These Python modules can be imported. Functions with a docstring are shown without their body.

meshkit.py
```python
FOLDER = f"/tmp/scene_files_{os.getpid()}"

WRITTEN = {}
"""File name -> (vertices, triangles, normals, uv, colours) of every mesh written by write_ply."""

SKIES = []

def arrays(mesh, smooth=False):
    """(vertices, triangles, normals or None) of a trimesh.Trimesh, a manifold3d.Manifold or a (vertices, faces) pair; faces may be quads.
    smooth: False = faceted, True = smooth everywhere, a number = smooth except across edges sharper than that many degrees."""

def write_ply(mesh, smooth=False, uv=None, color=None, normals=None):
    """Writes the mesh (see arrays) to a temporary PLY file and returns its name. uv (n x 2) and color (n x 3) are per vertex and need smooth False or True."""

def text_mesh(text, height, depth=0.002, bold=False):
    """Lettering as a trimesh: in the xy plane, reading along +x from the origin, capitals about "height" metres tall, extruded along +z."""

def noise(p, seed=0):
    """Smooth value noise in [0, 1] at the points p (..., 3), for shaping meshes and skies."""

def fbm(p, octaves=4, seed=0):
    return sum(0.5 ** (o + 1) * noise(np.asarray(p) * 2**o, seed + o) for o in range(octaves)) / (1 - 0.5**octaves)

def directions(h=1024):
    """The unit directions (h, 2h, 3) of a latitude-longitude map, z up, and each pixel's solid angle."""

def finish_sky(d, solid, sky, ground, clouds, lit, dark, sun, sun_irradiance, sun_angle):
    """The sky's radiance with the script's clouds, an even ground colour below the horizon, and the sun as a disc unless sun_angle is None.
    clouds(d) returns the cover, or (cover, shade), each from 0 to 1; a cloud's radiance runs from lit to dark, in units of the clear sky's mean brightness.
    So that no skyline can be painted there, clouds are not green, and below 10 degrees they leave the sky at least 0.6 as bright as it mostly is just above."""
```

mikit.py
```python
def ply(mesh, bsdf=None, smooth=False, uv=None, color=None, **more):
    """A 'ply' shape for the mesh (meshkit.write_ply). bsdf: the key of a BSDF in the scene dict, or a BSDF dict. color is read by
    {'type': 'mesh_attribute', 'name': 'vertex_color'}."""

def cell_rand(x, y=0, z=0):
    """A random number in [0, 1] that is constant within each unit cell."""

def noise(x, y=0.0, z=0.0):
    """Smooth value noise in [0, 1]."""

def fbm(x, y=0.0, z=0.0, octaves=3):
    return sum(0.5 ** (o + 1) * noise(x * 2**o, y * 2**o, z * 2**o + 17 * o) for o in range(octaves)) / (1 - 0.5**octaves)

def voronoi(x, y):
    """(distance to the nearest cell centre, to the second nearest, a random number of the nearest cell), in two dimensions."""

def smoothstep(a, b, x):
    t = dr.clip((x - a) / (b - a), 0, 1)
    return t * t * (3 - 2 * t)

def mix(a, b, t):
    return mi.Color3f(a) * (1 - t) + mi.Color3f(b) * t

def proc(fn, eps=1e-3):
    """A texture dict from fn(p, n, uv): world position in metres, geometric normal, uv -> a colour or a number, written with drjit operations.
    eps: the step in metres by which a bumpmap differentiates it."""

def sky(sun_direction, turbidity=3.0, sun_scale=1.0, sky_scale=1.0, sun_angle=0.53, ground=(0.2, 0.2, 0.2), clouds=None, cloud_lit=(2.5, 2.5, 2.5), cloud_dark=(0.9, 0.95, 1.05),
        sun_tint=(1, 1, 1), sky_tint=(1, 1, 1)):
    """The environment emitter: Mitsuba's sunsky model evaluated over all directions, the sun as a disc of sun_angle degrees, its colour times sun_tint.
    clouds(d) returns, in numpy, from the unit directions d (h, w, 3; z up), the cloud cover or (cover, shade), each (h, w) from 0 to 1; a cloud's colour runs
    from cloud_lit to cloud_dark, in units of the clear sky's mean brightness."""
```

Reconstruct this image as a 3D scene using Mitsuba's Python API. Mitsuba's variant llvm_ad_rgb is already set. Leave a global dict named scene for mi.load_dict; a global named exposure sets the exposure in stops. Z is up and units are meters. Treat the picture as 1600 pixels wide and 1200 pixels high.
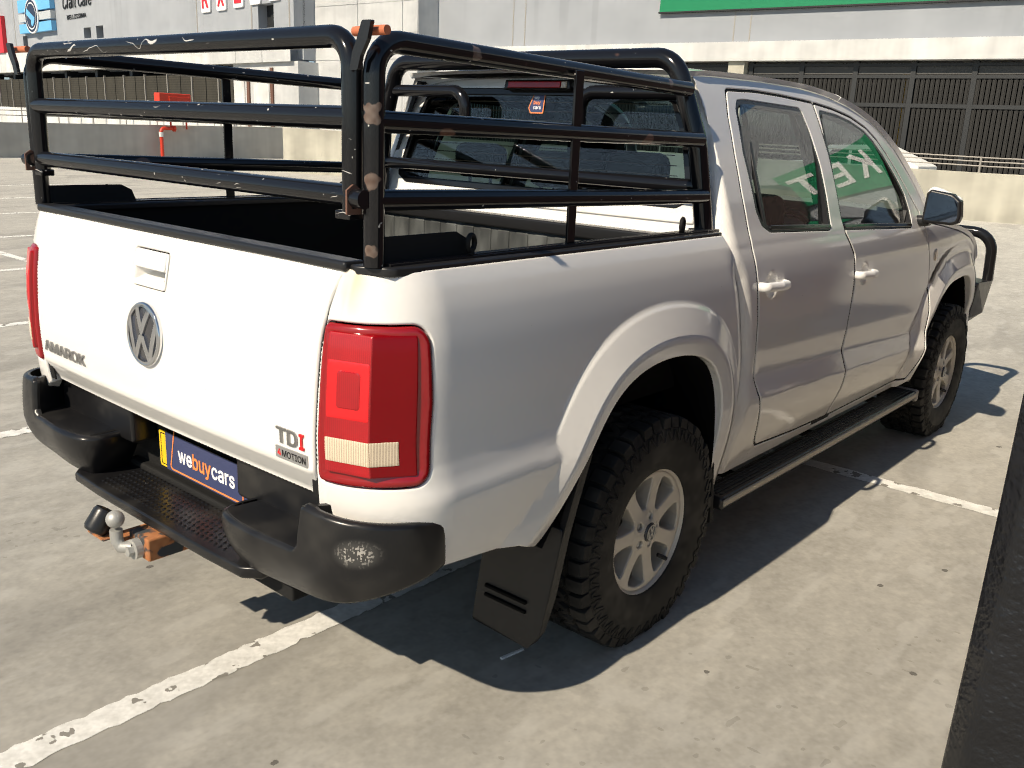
import math, random
import numpy as np, trimesh, shapely, manifold3d as m3
from shapely.geometry import Polygon, Point, box, LineString
from shapely import affinity
from scipy.interpolate import PchipInterpolator as PC, splprep, splev
from scipy.spatial import Delaunay, cKDTree
import drjit as dr
import mitsuba as mi
import mikit, meshkit
from mikit import proc, noise, fbm, voronoi, cell_rand, smoothstep, mix

T = mi.ScalarTransform4f
scene, labels = {}, {}
exposure = 2.05

# ------------------------------------------------------------------ camera, sky and sun
CAM = np.array([-2.37836, -2.34696, 1.59453])
YAW, PITCH, ROLL = 0.70173, -0.27101, 0.04226
F = np.array([math.cos(PITCH) * math.cos(YAW), math.cos(PITCH) * math.sin(YAW), math.sin(PITCH)])
RT = np.cross(F, [0, 0, 1]); RT /= np.linalg.norm(RT); UP = np.cross(RT, F)
UPR = -math.sin(ROLL) * RT + math.cos(ROLL) * UP
scene['camera'] = {'type': 'perspective', 'fov': 58.527, 'fov_axis': 'x', 'near_clip': 0.05, 'far_clip': 1000.0,
                   'to_world': T().look_at(origin=CAM.tolist(), target=(CAM + F).tolist(), up=UPR.tolist())}
SUN = [-1.165, 0.035, 1.0]
scene['sky'] = mikit.sky(SUN, turbidity=2.6, sky_scale=0.8, sky_tint=(1.0, 0.94, 0.86), sun_tint=(0.935, 1.0, 1.10))

# ------------------------------------------------------------------ bookkeeping
def key_for(name, parent=None):
    base = f'{parent}__{name}' if parent else name
    if base not in used:
        used.add(base); return base
    n = 1
    while f'{base}_{n:03d}' in used: n += 1
    used.add(f'{base}_{n:03d}'); return f'{base}_{n:03d}'
used = set()

def thing(name, label, cat, group=None):
    k = key_for(name)
    labels[k] = {'label': label, 'category': cat}
    if group: labels[k]['group'] = group
    return k

def shape(mesh, mat_, smooth=False, **more):
    n = mesh.metadata.get('n') if smooth is True else None
    if n is None: return mikit.ply(mesh, mat_, smooth=smooth, **more)
    path = meshkit.write_ply(mesh, normals=n)
    return {'type': 'ply', 'filename': path, 'face_normals': False, 'bsdf': {'type': 'ref', 'id': mat_}}

def obj(name, mesh, mat, parent=None, smooth=False, label=None, to_world=None, kind=None, **more):
    k = key_for(name, parent)
    d = dict(mesh) if isinstance(mesh, dict) else shape(mesh, mat, smooth, **more)
    if to_world is not None: d['to_world'] = to_world
    scene[k] = d
    if label or kind:
        labels[k] = {}
        if label: labels[k]['label'] = label
        if kind: labels[k]['kind'] = kind
    return k

def tag(k, label, cat, group=None, kind=None):
    labels[k] = {'label': label, 'category': cat}
    if group: labels[k]['group'] = group
    if kind: labels[k]['kind'] = kind
    return k

# ------------------------------------------------------------------ mesh tools
def TM(v, f): return trimesh.Trimesh(np.asarray(v, float), np.asarray(f, int), process=False)
def cat(ms): return trimesh.util.concatenate([m for m in ms if m is not None])
def mir(m):
    v = np.array(m.vertices); v[:, 1] *= -1
    o = TM(v, np.array(m.faces)[:, ::-1])
    if 'n' in m.metadata: o.metadata['n'] = m.metadata['n'] * [1, -1, 1]
    return o
def moved(m, d): m = m.copy(); m.apply_translation(d); return m
def rotated(m, ang, ax, p=(0, 0, 0)):
    m = m.copy(); m.apply_transform(trimesh.transformations.rotation_matrix(math.radians(ang), ax, p)); return m
def bx(x0, x1, y0, y1, z0, z1):
    return trimesh.creation.box(bounds=[[min(x0, x1), min(y0, y1), min(z0, z1)], [max(x0, x1), max(y0, y1), max(z0, z1)]])
def frm(man):
    m = man.to_mesh(); return TM(m.vert_properties[:, :3], m.tri_verts)
def man(m): return m3.Manifold(m3.Mesh(np.array(m.vertices, np.float32), np.array(m.faces, np.uint32)))
def hull(pts): return trimesh.convex.convex_hull(np.asarray(pts, float))
def rbox(x0, x1, y0, y1, z0, z1, r=.01, n=12):
    x0, x1 = sorted((x0, x1)); y0, y1 = sorted((y0, y1)); z0, z1 = sorted((z0, z1))
    r = min(r, .49 * min(x1 - x0, y1 - y0, z1 - z0))
    s = m3.Manifold.sphere(r, n)
    return frm(m3.Manifold.batch_hull([s.translate((x, y, z)) for x in (x0 + r, x1 - r) for y in (y0 + r, y1 - r) for z in (z0 + r, z1 - r)]))
def extr(poly, h):
    ps = getattr(poly, 'geoms', [poly])
    return cat([trimesh.creation.extrude_polygon(p, h, engine='earcut') for p in ps if p.area > 1e-8])
def frame_map(m, o, X, Y, Z):
    """local xyz -> o + x X + y Y + z Z"""
    v = np.array(m.vertices)
    A = np.array([X, Y, Z], float)
    f = np.array(m.faces)
    if np.linalg.det(A) < 0: f = f[:, ::-1]
    return TM(np.asarray(o, float) + v @ A, f)
def rrect(w, h, r, cx=0, cy=0):
    return box(cx - w / 2 + r, cy - h / 2 + r, cx + w / 2 - r, cy + h / 2 - r).buffer(r, quad_segs=5)

def ring_pts(ring, hb):
    c = np.array(ring.coords)
    if len(c) < 4: return np.zeros((0, 2))
    out = []
    for a, b in zip(c[:-1], c[1:]):
        n = max(1, int(math.ceil(np.linalg.norm(b - a) / hb)))
        out.append(a + (b - a) * (np.arange(n) / n)[:, None])
    return np.vstack(out)

def rings_of(p):
    for g in getattr(p, 'geoms', [p]):
        if g.is_empty or g.geom_type != 'Polygon': continue
        yield g.exterior
        yield from g.interiors

def patch(poly, fn, h=.025, r=.004, fl=.012, sign=1, hb=None, extra=None, rows=(), lines=()):
    """a sheet over the outline poly in (u,v), mapped by fn, with rolled edges and an inward flange"""
    hb = hb or max(.006, h * .6)
    U, D, ring0, n0 = [], [], [], 0
    for ins, dep in ((0, r), (.3 * r, .286 * r), (r, 0)):
        q = poly if ins == 0 else poly.buffer(-ins, join_style=2)
        for g in rings_of(q):
            p = ring_pts(g, hb)
            if len(p) == 0: continue
            if ins == 0: ring0.append((n0, len(p)))
            n0 += len(p); U.append(p); D.append(np.full(len(p), dep))
    inn = poly.buffer(-(r + .45 * h), join_style=2)
    if not inn.is_empty:
        x0, y0, x1, y1 = poly.bounds
        gx, gy = np.meshgrid(np.arange(x0, x1 + h, h), np.arange(y0, y1 + h, h * .87))
        gx = gx + (np.arange(len(gx)) % 2)[:, None] * h / 2
        g = np.stack([gx.ravel(), gy.ravel()], 1)
        if extra is not None: g = np.vstack([g, extra])
        for zr in rows:
            xs = np.arange(x0, x1, h * .6); g = g[np.abs(g[:, 1] - zr) > h * .35]
            g = np.vstack([g, np.stack([xs, np.full(len(xs), zr)], 1)])
        for ln in lines:
            lp = ring_pts(ln, h * .45); g = g[cKDTree(lp).query(g)[0] > h * .42]; g = np.vstack([g, lp])
        g = g[shapely.contains_xy(inn, g[:, 0], g[:, 1])]
        U.append(g); D.append(np.zeros(len(g)))
    U = np.vstack(U); D = np.concatenate(D)
    tri = Delaunay(U).simplices
    c = U[tri].mean(1)
    a = U[tri]
    ar = np.abs(np.cross(a[:, 1] - a[:, 0], a[:, 2] - a[:, 0]))
    tri = tri[shapely.contains_xy(poly, c[:, 0], c[:, 1]) & (ar > 1e-9)]
    P = fn(U[:, 0], U[:, 1])
    e = 1e-4
    Pu = fn(U[:, 0] + e, U[:, 1]) - fn(U[:, 0] - e, U[:, 1])
    Pv = fn(U[:, 0], U[:, 1] + e) - fn(U[:, 0], U[:, 1] - e)
    N = sign * np.cross(Pu, Pv); N /= np.maximum(np.linalg.norm(N, axis=1, keepdims=True), 1e-12)
    V = P - N * D[:, None]
    fn_ = np.cross(V[tri[:, 1]] - V[tri[:, 0]], V[tri[:, 2]] - V[tri[:, 0]])
    flip = (fn_ * N[tri[:, 0]]).sum(1) < 0
    tri[flip] = tri[flip][:, ::-1]
    VV, FF = [V], [tri]; k = len(V)
    if fl > 0:
        for s, n in ring0:
            i = np.arange(s, s + n); A = V[i]; B = V[i] - N[i] * fl
            j = np.arange(n); j2 = (j + 1) % n
            VV += [A, B]; q = np.stack([k + j, k + j2, k + n + j2, k + n + j], 1)
            FF += [q[:, [0, 1, 2]], q[:, [0, 2, 3]]]; k += 2 * n
    out = TM(np.vstack(VV), np.vstack(FF))
    Va, Fa = out.vertices.view(np.ndarray), out.faces
    cr = np.cross(Va[Fa[:, 1]] - Va[Fa[:, 0]], Va[Fa[:, 2]] - Va[Fa[:, 0]])
    nv = np.zeros_like(Va)
    for q in range(3): np.add.at(nv, Fa[:, q], cr)
    e2 = .0028
    Ns = sign * np.cross(fn(U[:, 0] + e2, U[:, 1]) - fn(U[:, 0] - e2, U[:, 1]), fn(U[:, 0], U[:, 1] + e2) - fn(U[:, 0], U[:, 1] - e2))
    flat = D <= 0
    nv[:len(U)][flat] = Ns[flat]
    nv /= np.maximum(np.linalg.norm(nv, axis=1, keepdims=True), 1e-15)
    out.metadata['n'] = nv
    return out

def fillet(path, R, n=7):
    p = np.asarray(path, float)
    if np.isscalar(R): R = [R] * len(p)
    out = [p[0]]
    for i in range(1, len(p) - 1):
        a, b, c = p[i - 1], p[i], p[i + 1]
        u, v = a - b, c - b; lu, lv = np.linalg.norm(u), np.linalg.norm(v); u /= lu; v /= lv
        ang = math.acos(np.clip(u @ v, -1, 1))
        if R[i] <= 0 or ang > 3.12: out.append(b); continue
        d = min(R[i] / math.tan(ang / 2), .49 * lu, .49 * lv); rr = d * math.tan(ang / 2)
        w = (u + v); w /= np.linalg.norm(w); o = b + w * rr / math.sin(ang / 2)
        s, e = b + u * d - o, b + v * d - o
        th = math.acos(np.clip(s @ e / rr ** 2, -1, 1))
        for t in np.linspace(0, 1, n):
            out.append(o + (math.sin((1 - t) * th) * s + math.sin(t * th) * e) / math.sin(th))
    out.append(p[-1])
    return np.array(out)

def tube(path, r, R=0.0, sides=18, cap=True, flat=None):
    p = fillet(path, R) if not np.isscalar(R) or R > 0 else np.asarray(path, float)
    n = len(p); t = np.gradient(p, axis=0); t /= np.linalg.norm(t, axis=1, keepdims=True)
    t[0] = (p[1] - p[0]) / np.linalg.norm(p[1] - p[0]); t[-1] = (p[-1] - p[-2]) / np.linalg.norm(p[-1] - p[-2])
    a = np.cross(t[0], [0, 0, 1] if abs(t[0][2]) < .9 else [1, 0, 0]); a /= np.linalg.norm(a)
    rr = np.broadcast_to(np.asarray(r, float), (n,))
    ang = np.arange(sides) * 2 * math.pi / sides; V = []
    for i in range(n):
        a = a - (a @ t[i]) * t[i]; a /= np.linalg.norm(a); b = np.cross(t[i], a)
        V.append(p[i] + rr[i] * (np.cos(ang)[:, None] * a + np.sin(ang)[:, None] * b))
    V = np.vstack(V); i, j = np.meshgrid(np.arange(n - 1), np.arange(sides), indexing='ij')
    q = np.stack([i * sides + j, i * sides + (j + 1) % sides, (i + 1) * sides + (j + 1) % sides, (i + 1) * sides + j], -1).reshape(-1, 4)
    Fc = [q[:, [0, 1, 2]], q[:, [0, 2, 3]]]; VV = [V]; k = len(V)
    if cap:
        for s, flip in ((0, True), (n - 1, False)):
            VV += [V[s * sides:(s + 1) * sides], p[s:s + 1]]
            jj = np.arange(sides); f = np.stack([k + jj, k + (jj + 1) % sides, np.full(sides, k + sides)], 1)
            Fc.append(f[:, ::-1] if flip else f); k += sides + 1
    return TM(np.vstack(VV), np.vstack(Fc))

def lathe(prof, axis='y', n=64):
    """prof rows (radius, height along the axis)"""
    pr = np.asarray(prof, float); a = np.arange(n) * 2 * math.pi / n
    r, hgt = pr[:, 0][:, None], pr[:, 1][:, None]
    c, s, z = r * np.cos(a), r * np.sin(a), np.broadcast_to(hgt, (len(pr), n))
    V = {'y': (c, z, s), 'z': (c, s, z), 'x': (z, c, s)}[axis]
    V = np.stack(V, -1).reshape(-1, 3)
    i, j = np.meshgrid(np.arange(len(pr) - 1), np.arange(n), indexing='ij')
    q = np.stack([i * n + j, i * n + (j + 1) % n, (i + 1) * n + (j + 1) % n, (i + 1) * n + j], -1).reshape(-1, 4)
    return TM(V, np.vstack([q[:, [0, 1, 2]], q[:, [0, 2, 3]]]))

def slab(pts, z0, z1, rt=.01, rb=.01, n=4, hb=.02, tops=None):
    """a prism over the outline pts (x,y) with rounded top and bottom edges"""
    pl = Polygon(pts).buffer(0)
    if not pl.exterior.is_ccw: pl = shapely.geometry.polygon.orient(pl)
    p = ring_pts(pl.exterior, hb); m = len(p)
    e = np.roll(p, -1, 0) - np.roll(p, 1, 0); nr = np.stack([e[:, 1], -e[:, 0]], 1); nr /= np.linalg.norm(nr, axis=1, keepdims=True)
    L = []
    for k in range(n + 1):
        a = math.pi / 2 * k / n; L.append((rb * (1 - math.sin(a)), z0 + rb * (1 - math.cos(a))))
    for k in range(n + 1):
        a = math.pi / 2 * k / n; L.append((rt * (1 - math.cos(a)), z1 - rt * (1 - math.sin(a))))
    V = np.vstack([np.column_stack([p - nr * ins, np.full(m, z)]) for ins, z in L])
    i, j = np.meshgrid(np.arange(len(L) - 1), np.arange(m), indexing='ij')
    q = np.stack([i * m + j, i * m + (j + 1) % m, (i + 1) * m + (j + 1) % m, (i + 1) * m + j], -1).reshape(-1, 4)
    Fc = [q[:, [0, 1, 2]], q[:, [0, 2, 3]]]
    for row, flip in ((0, True), (len(L) - 1, False)):
        pp = V[row * m:(row + 1) * m, :2]; tri = Delaunay(pp).simplices; cc = pp[tri].mean(1)
        tri = tri[shapely.contains_xy(Polygon(pp).buffer(0), cc[:, 0], cc[:, 1])]
        a = pp[tri]; cr = np.cross(a[:, 1] - a[:, 0], a[:, 2] - a[:, 0])
        tri[cr < 0] = tri[cr < 0][:, ::-1]
        Fc.append((tri[:, ::-1] if flip else tri) + row * m)
    return TM(V, np.vstack(Fc))

def text(s, height, depth=.002, bold=True, width=None):
    m = meshkit.text_mesh(s, height, depth, bold)
    v = np.array(m.vertices); v[:, 0] -= v[:, 0].min()
    if width: v[:, 0] *= width / v[:, 0].max()
    return TM(v, m.faces)

# ------------------------------------------------------------------ materials
def two(d): return {'type': 'twosided', 'bsdf': d}
def rgb(*c): return {'type': 'rgb', 'value': list(c)}
def mat(key, base, rough=.5, metallic=0., spec=.5, **k):
    scene[key] = two({'type': 'principled', 'base_color': base if isinstance(base, dict) else rgb(*base), 'roughness': rough, 'metallic': metallic, 'specular': spec, **k})
    return key

GUM = ((-.054, -1.224, .011), (.925, -1.41, .014), (1.24, -1.55, .013), (2.3, -1.9, .02), (-1.22, -.62, .012), (-1.0, -1.15, .010), (.4, -1.7, .012), (-.9, .6, .014), (.2, 2.9, .02), (3.1, -1.3, .018))
def ground_col(p, n, uv):
    a = fbm(p.x * .35, p.y * .35, 3.0, 4)
    b = fbm(p.x * 1.6 + 7, p.y * 3.6, 1.0, 5)
    c = fbm(p.x * 11, p.y * 19, 5.0, 4)
    d = .5 * fbm(p.x * 70, p.y * 70, 2.0, 2) + .5 * fbm(p.x * 27, p.y * 33, 6.0, 3)
    v = .62 + .36 * (a - .5) + .52 * (b - .5) + .42 * (c - .5) + .80 * (d - .5)
    col = mix((.235, .227, .205), (.40, .385, .343), dr.clip(v, 0, 1))
    pale = smoothstep(.54, .74, fbm(p.x * 6.0 + 31, p.y * 13.0, 9.0, 5)) * .40
    col = mix(col, (.44, .43, .395), pale)
    streak = smoothstep(.60, .72, fbm(p.x * .5 + 50 + p.y * .35, p.y * 2.6 + 3 - p.x * .5, 4.0, 4)) * .30
    col = mix(col, (.15, .145, .135), streak)
    gum = 0.
    for gx_, gy_, gr_ in GUM:
        gum = dr.maximum(gum, smoothstep(1.1, .8, dr.sqrt(dr.square(p.x - gx_) + dr.square((p.y - gy_) * 1.2)) / gr_ + .5 * (noise(p.x * 90, p.y * 90, 3.) - .5)))
    col = mix(col, (.085, .08, .072), gum * .8)
    pit = smoothstep(.90, .93, noise(p.x * 30 + 3, p.y * 30 + 8, 2.)) * smoothstep(.62, .75, noise(p.x * 1.7, p.y * 1.7, 7.))
    return mix(col, (.15, .145, .13), pit * .35)
mat('concrete_floor', proc(ground_col), .78, spec=.25)

def paint_col(p, n, uv):
    w = fbm(p.x * 24, p.y * 24, 1.0, 4); f = fbm(p.x * 90, p.y * 90, 3.0, 2)
    chip = smoothstep(.70, .715, fbm(p.x * 21 + 4, p.y * 21 + 9, 6.0, 3))
    col = mix((.50, .495, .46), (.76, .755, .72), dr.clip(.2 + w * .9 + .6 * (f - .5), 0, 1))
    return mix(col, (.23, .22, .195), chip)
mat('line_paint', proc(paint_col), .7, spec=.3)

def white_col(p, n, uv):
    d = fbm(p.x * 5, p.y * 5, p.z * 7, 3)
    dust = smoothstep(.85, .40, p.z) * (.10 + .35 * d)
    col = mix((.81, .795, .765), (.46, .39, .31), dust)
    # yellow-brown run below the rear right bed corner
    dy = p.y + .80 + .02 * (noise(p.z * 30, 1., 2.) - .5)
    run = smoothstep(.055, .0, dr.abs(dy)) * smoothstep(1.12, 1.26, p.z) * smoothstep(-1.06, -1.09, p.x) * (.25 + .75 * noise(p.y * 110, p.z * 7, 3.))
    return mix(col, (.60, .46, .16), run * .6)
scene['white_paint'] = two({'type': 'roughplastic', 'diffuse_reflectance': proc(white_col), 'alpha': .012, 'int_ior': 1.62, 'nonlinear': False})
mat('white_plain', (.78, .77, .75), .3, clearcoat=1.0, clearcoat_gloss=.97)
mat('white_flat', (.76, .76, .75), .6)

def tube_col(p, n, uv):
    s = noise(p.x * 34 + 5, p.y * 34, p.z * 34) * .4 + .6 * noise(p.x * 120, p.y * 120, p.z * 120)
    chip = smoothstep(.835, .85, s)
    r = fbm(p.x * 7 + 11, p.y * 7 + 2, p.z * 7, 3)
    rust = smoothstep(.765, .79, r)
    col = mix((.007, .007, .0085), (.16, .085, .06), rust * .8)
    wear = 0.
    for cx_, cy_, cz_, rr_ in ((-1.085, -.842, 1.615, .030), (-1.086, -.842, 1.475, .026), (-1.07, -.80, 1.437, .030), (-.76, -.83, 1.760, .022), (-.74, -.80, 1.745, .020), (.17, -.775, 1.752, .018), (-.98, -.80, 1.40, .02), (-1.08, .80, 1.44, .03), (-1.085, -.835, 1.33, .022)):
        q = dr.sqrt(dr.square(p.x - cx_) + dr.square(p.y - cy_) + dr.square(p.z - cz_)) / (rr_ * .74) + 1.3 * (fbm(p.x * 60, p.y * 60, p.z * 60, 2) - .5)
        wear = dr.maximum(wear, smoothstep(1.05, .85, q))
    col = mix(col, mix((.085, .048, .034), (.17, .135, .115), noise(p.x * 90, p.y * 90, p.z * 90)), wear)
    scr = smoothstep(.86, .90, noise(p.y * 11 + 3, p.z * 240 + 6 * noise(p.y * 30, 1., 1.), 4.)) * smoothstep(.60, .70, noise(p.y * 5, p.z * 9, 8.)) * smoothstep(-1.09, -1.095, p.x)
    return mix(mix(col, (.55, .54, .52), scr * .9), (.50, .49, .47), chip * .85)
scene['tube_black'] = two({'type': 'principled', 'base_color': proc(tube_col), 'roughness': .11, 'specular': .55})
mat('gloss_black', (.010, .010, .011), .12)
mat('satin_black', (.014, .014, .015), .32)
def bumper_col(p, n, uv):
    d = fbm(p.x * 9, p.y * 9, p.z * 9, 3)
    col = mix((.008, .008, .009), (.022, .021, .020), smoothstep(.45, .75, d))
    q = dr.sqrt(dr.square((p.y + .880) / .050) + dr.square((p.z - .658) / .036))
    scr = smoothstep(1.0, .2, q) * smoothstep(.58, .66, .5 * noise(p.y * 420, p.z * 110, 5.) + .5 * noise(p.y * 300, p.z * 300, 2.)) * smoothstep(-1.10, -1.14, p.x)
    return mix(mix(col, (.10, .098, .092), smoothstep(1.15, .5, q) * .45 * smoothstep(-1.10, -1.14, p.x)), (.42, .40, .37), scr * .85)
mat('bumper_plastic', proc(bumper_col), .30, spec=.45)
mat('matte_black', (.010, .010, .010), .75, spec=.3)
mat('deep_black', (.004, .004, .004), .9, spec=.1)
def rub_col(p, n, uv):
    d = fbm(p.x * 12, p.y * 12, p.z * 12, 3)
    return mix((.010, .0098, .0095), (.036, .033, .029), smoothstep(.40, .75, d))
mat('tyre_rubber', proc(rub_col), .72, spec=.35)
mat('flap_rubber', (.008, .008, .009), .5)
mat('liner_black', (.007, .007, .007), .8, spec=.2)
def liner_col(p, n, uv):
    d = fbm(p.x * 6, p.y * 14, p.z * 4, 3)
    return mix((.035, .038, .038), (.105, .112, .11), smoothstep(.30, .75, d))
mat('liner_grey', proc(liner_col), .6)
mat('alloy', (.50, .46, .40), .42, metallic=.25, spec=.4)
mat('alloy_dark', (.16, .15, .14), .4, metallic=.7)
mat('chrome', (.72, .73, .75), .06, metallic=1.0)
mat('badge_grey', (.30, .30, .30), .28, metallic=.8)
mat('badge_plate', (.40, .40, .40), .35, metallic=.6)
mat('badge_dark', (.05, .05, .055), .15)
mat('galvanised', (.42, .42, .40), .5, metallic=.5)
def rust_col(p, n, uv):
    d = fbm(p.x * 28, p.y * 28, p.z * 28, 3)
    return mix((.05, .055, .06), mix((.33, .125, .05), (.42, .19, .085), noise(p.x * 60, p.y * 60, p.z * 60)), smoothstep(.36, .48, d))
mat('rusty_steel', proc(rust_col), .8, spec=.2)
mat('orange_plastic', (.50, .15, .07), .6)
mat('primer_rust', (.13, .065, .045), .7)
mat('lens_red', (.26, .001, .004), .07, clearcoat=1., clearcoat_gloss=.98)
mat('lens_deep', (.20, .001, .004), .14, spec=.3)
mat('lens_bright', (.66, .006, .010), .12, clearcoat=1., clearcoat_gloss=.98)
def rib_col(p, n, uv):
    k = .5 + .5 * dr.sin((p.y - .5 * p.x) * 1100.)
    return mix((.26, .002, .006), (.46, .004, .009), .35 * k + .65 * fbm(p.y * 14, p.z * 9, 2., 2))
mat('lens_mid', proc(rib_col), .12, clearcoat=1., clearcoat_gloss=.98)
def rev_col(p, n, uv):
    s = .5 + .5 * dr.sin((p.y - .6 * p.x) * 900.)
    return mix((.46, .36, .25), (.70, .60, .46), s)
mat('lens_clear', proc(rev_col), .15, clearcoat=1., clearcoat_gloss=.98)
scene['glass'] = {'type': 'thindielectric', 'int_ior': 1.40, 'specular_transmittance': rgb(.20, .25, .25)}
scene['glass_rear'] = {'type': 'thindielectric', 'int_ior': 1.45, 'specular_transmittance': rgb(.24, .33, .34)}
scene['glass_clear'] = {'type': 'thindielectric', 'int_ior': 1.52, 'specular_transmittance': rgb(.80, .88, .86)}
scene['mirror_glass'] = two({'type': 'roughconductor', 'material': 'none', 'alpha': .004, 'specular_reflectance': rgb(.24, .26, .30)})
mat('fabric_dark', (.012, .012, .014), .9, spec=.2)
mat('trim_dark', (.018, .018, .019), .7)
mat('roof_lining', (.30, .29, .27), .9)
mat('plate_yellow', (.80, .50, .02), .45)
mat('plate_navy', (.045, .055, .13), .4)
mat('ink_white', (.80, .80, .80), .5)
mat('ink_orange', (.85, .25, .07), .5)
mat('ink_black', (.012, .012, .013), .5)
mat('step_strip', (.38, .34, .27), .5, metallic=.2)

def wall_tex(c0, c1, sc, st):
    def f(p, n, uv):
        a = fbm(p.x * sc + p.y * sc, p.z * sc * 1.4, 3., 4)
        b = fbm((p.x + p.y) * sc * 3.1, p.z * .35 * sc, 8., 3)
        col = mix(c0, c1, dr.clip(.5 + 1.3 * (a - .5) + st * (b - .5), 0, 1))
        drip = smoothstep(.60, .78, fbm((p.x + p.y) * 2.3, p.z * .16, 21., 4)) * smoothstep(.35, .65, fbm((p.x + p.y) * .3, p.z * .3, 5., 2))
        col = mix(col, mi.Color3f(c0) * .62, drip * .22)
        return col
    return proc(f)
mat('facade_grey', wall_tex((.30, .322, .352), (.345, .368, .40), .9, .5), .8, spec=.2)
mat('facade_white', wall_tex((.50, .505, .50), (.66, .665, .655), 1.3, .9), .8, spec=.2)
mat('facade_concrete', wall_tex((.42, .43, .435), (.56, .57, .57), 1.1, .6), .85, spec=.2)
mat('wall_concrete', wall_tex((.36, .345, .29), (.52, .50, .42), 1.5, 1.3), .85, spec=.2)
mat('wall_shade', wall_tex((.42, .40, .36), (.54, .52, .47), 1.2, .9), .85, spec=.2)
mat('louvre_metal', (.013, .013, .0125), .7)
mat('louvre_top', (.07, .07, .068), .7)
def panel_col(p, n, uv):
    s = .5 + .5 * dr.sin(p.z * 50.)
    d = fbm(p.y * 1.2, p.z * .6, 2., 3)
    return mix((.026, .024, .019), (.058, .054, .043), .55 * s + .45 * d)
mat('screen_panel', proc(panel_col), .7, spec=.25)
mat('frame_dark', (.020, .022, .024), .5)
mat('rail_metal', (.34, .32, .29), .5, metallic=.3)
mat('garage_dark', (.035, .036, .037), .9, spec=.1)
mat('sign_green', (.008, .20, .085), .4)
mat('sign_blue', (.14, .42, .72), .4)
mat('sign_grey', (.45, .48, .50), .4)
mat('sign_red', (.62, .02, .03), .4)
mat('sign_navy', (.02, .03, .06), .4)
mat('fire_red', (.60, .045, .02), .45)
mat('exit_cream', (.62, .63, .48), .6)
mat('exit_green', (.25, .36, .16), .6)
def pil_col(p, n, uv):
    d = fbm(p.x * 9, p.y * 9, p.z * 6, 3)
    return mix((.005, .0055, .007), (.010, .0105, .013), d)
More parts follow.
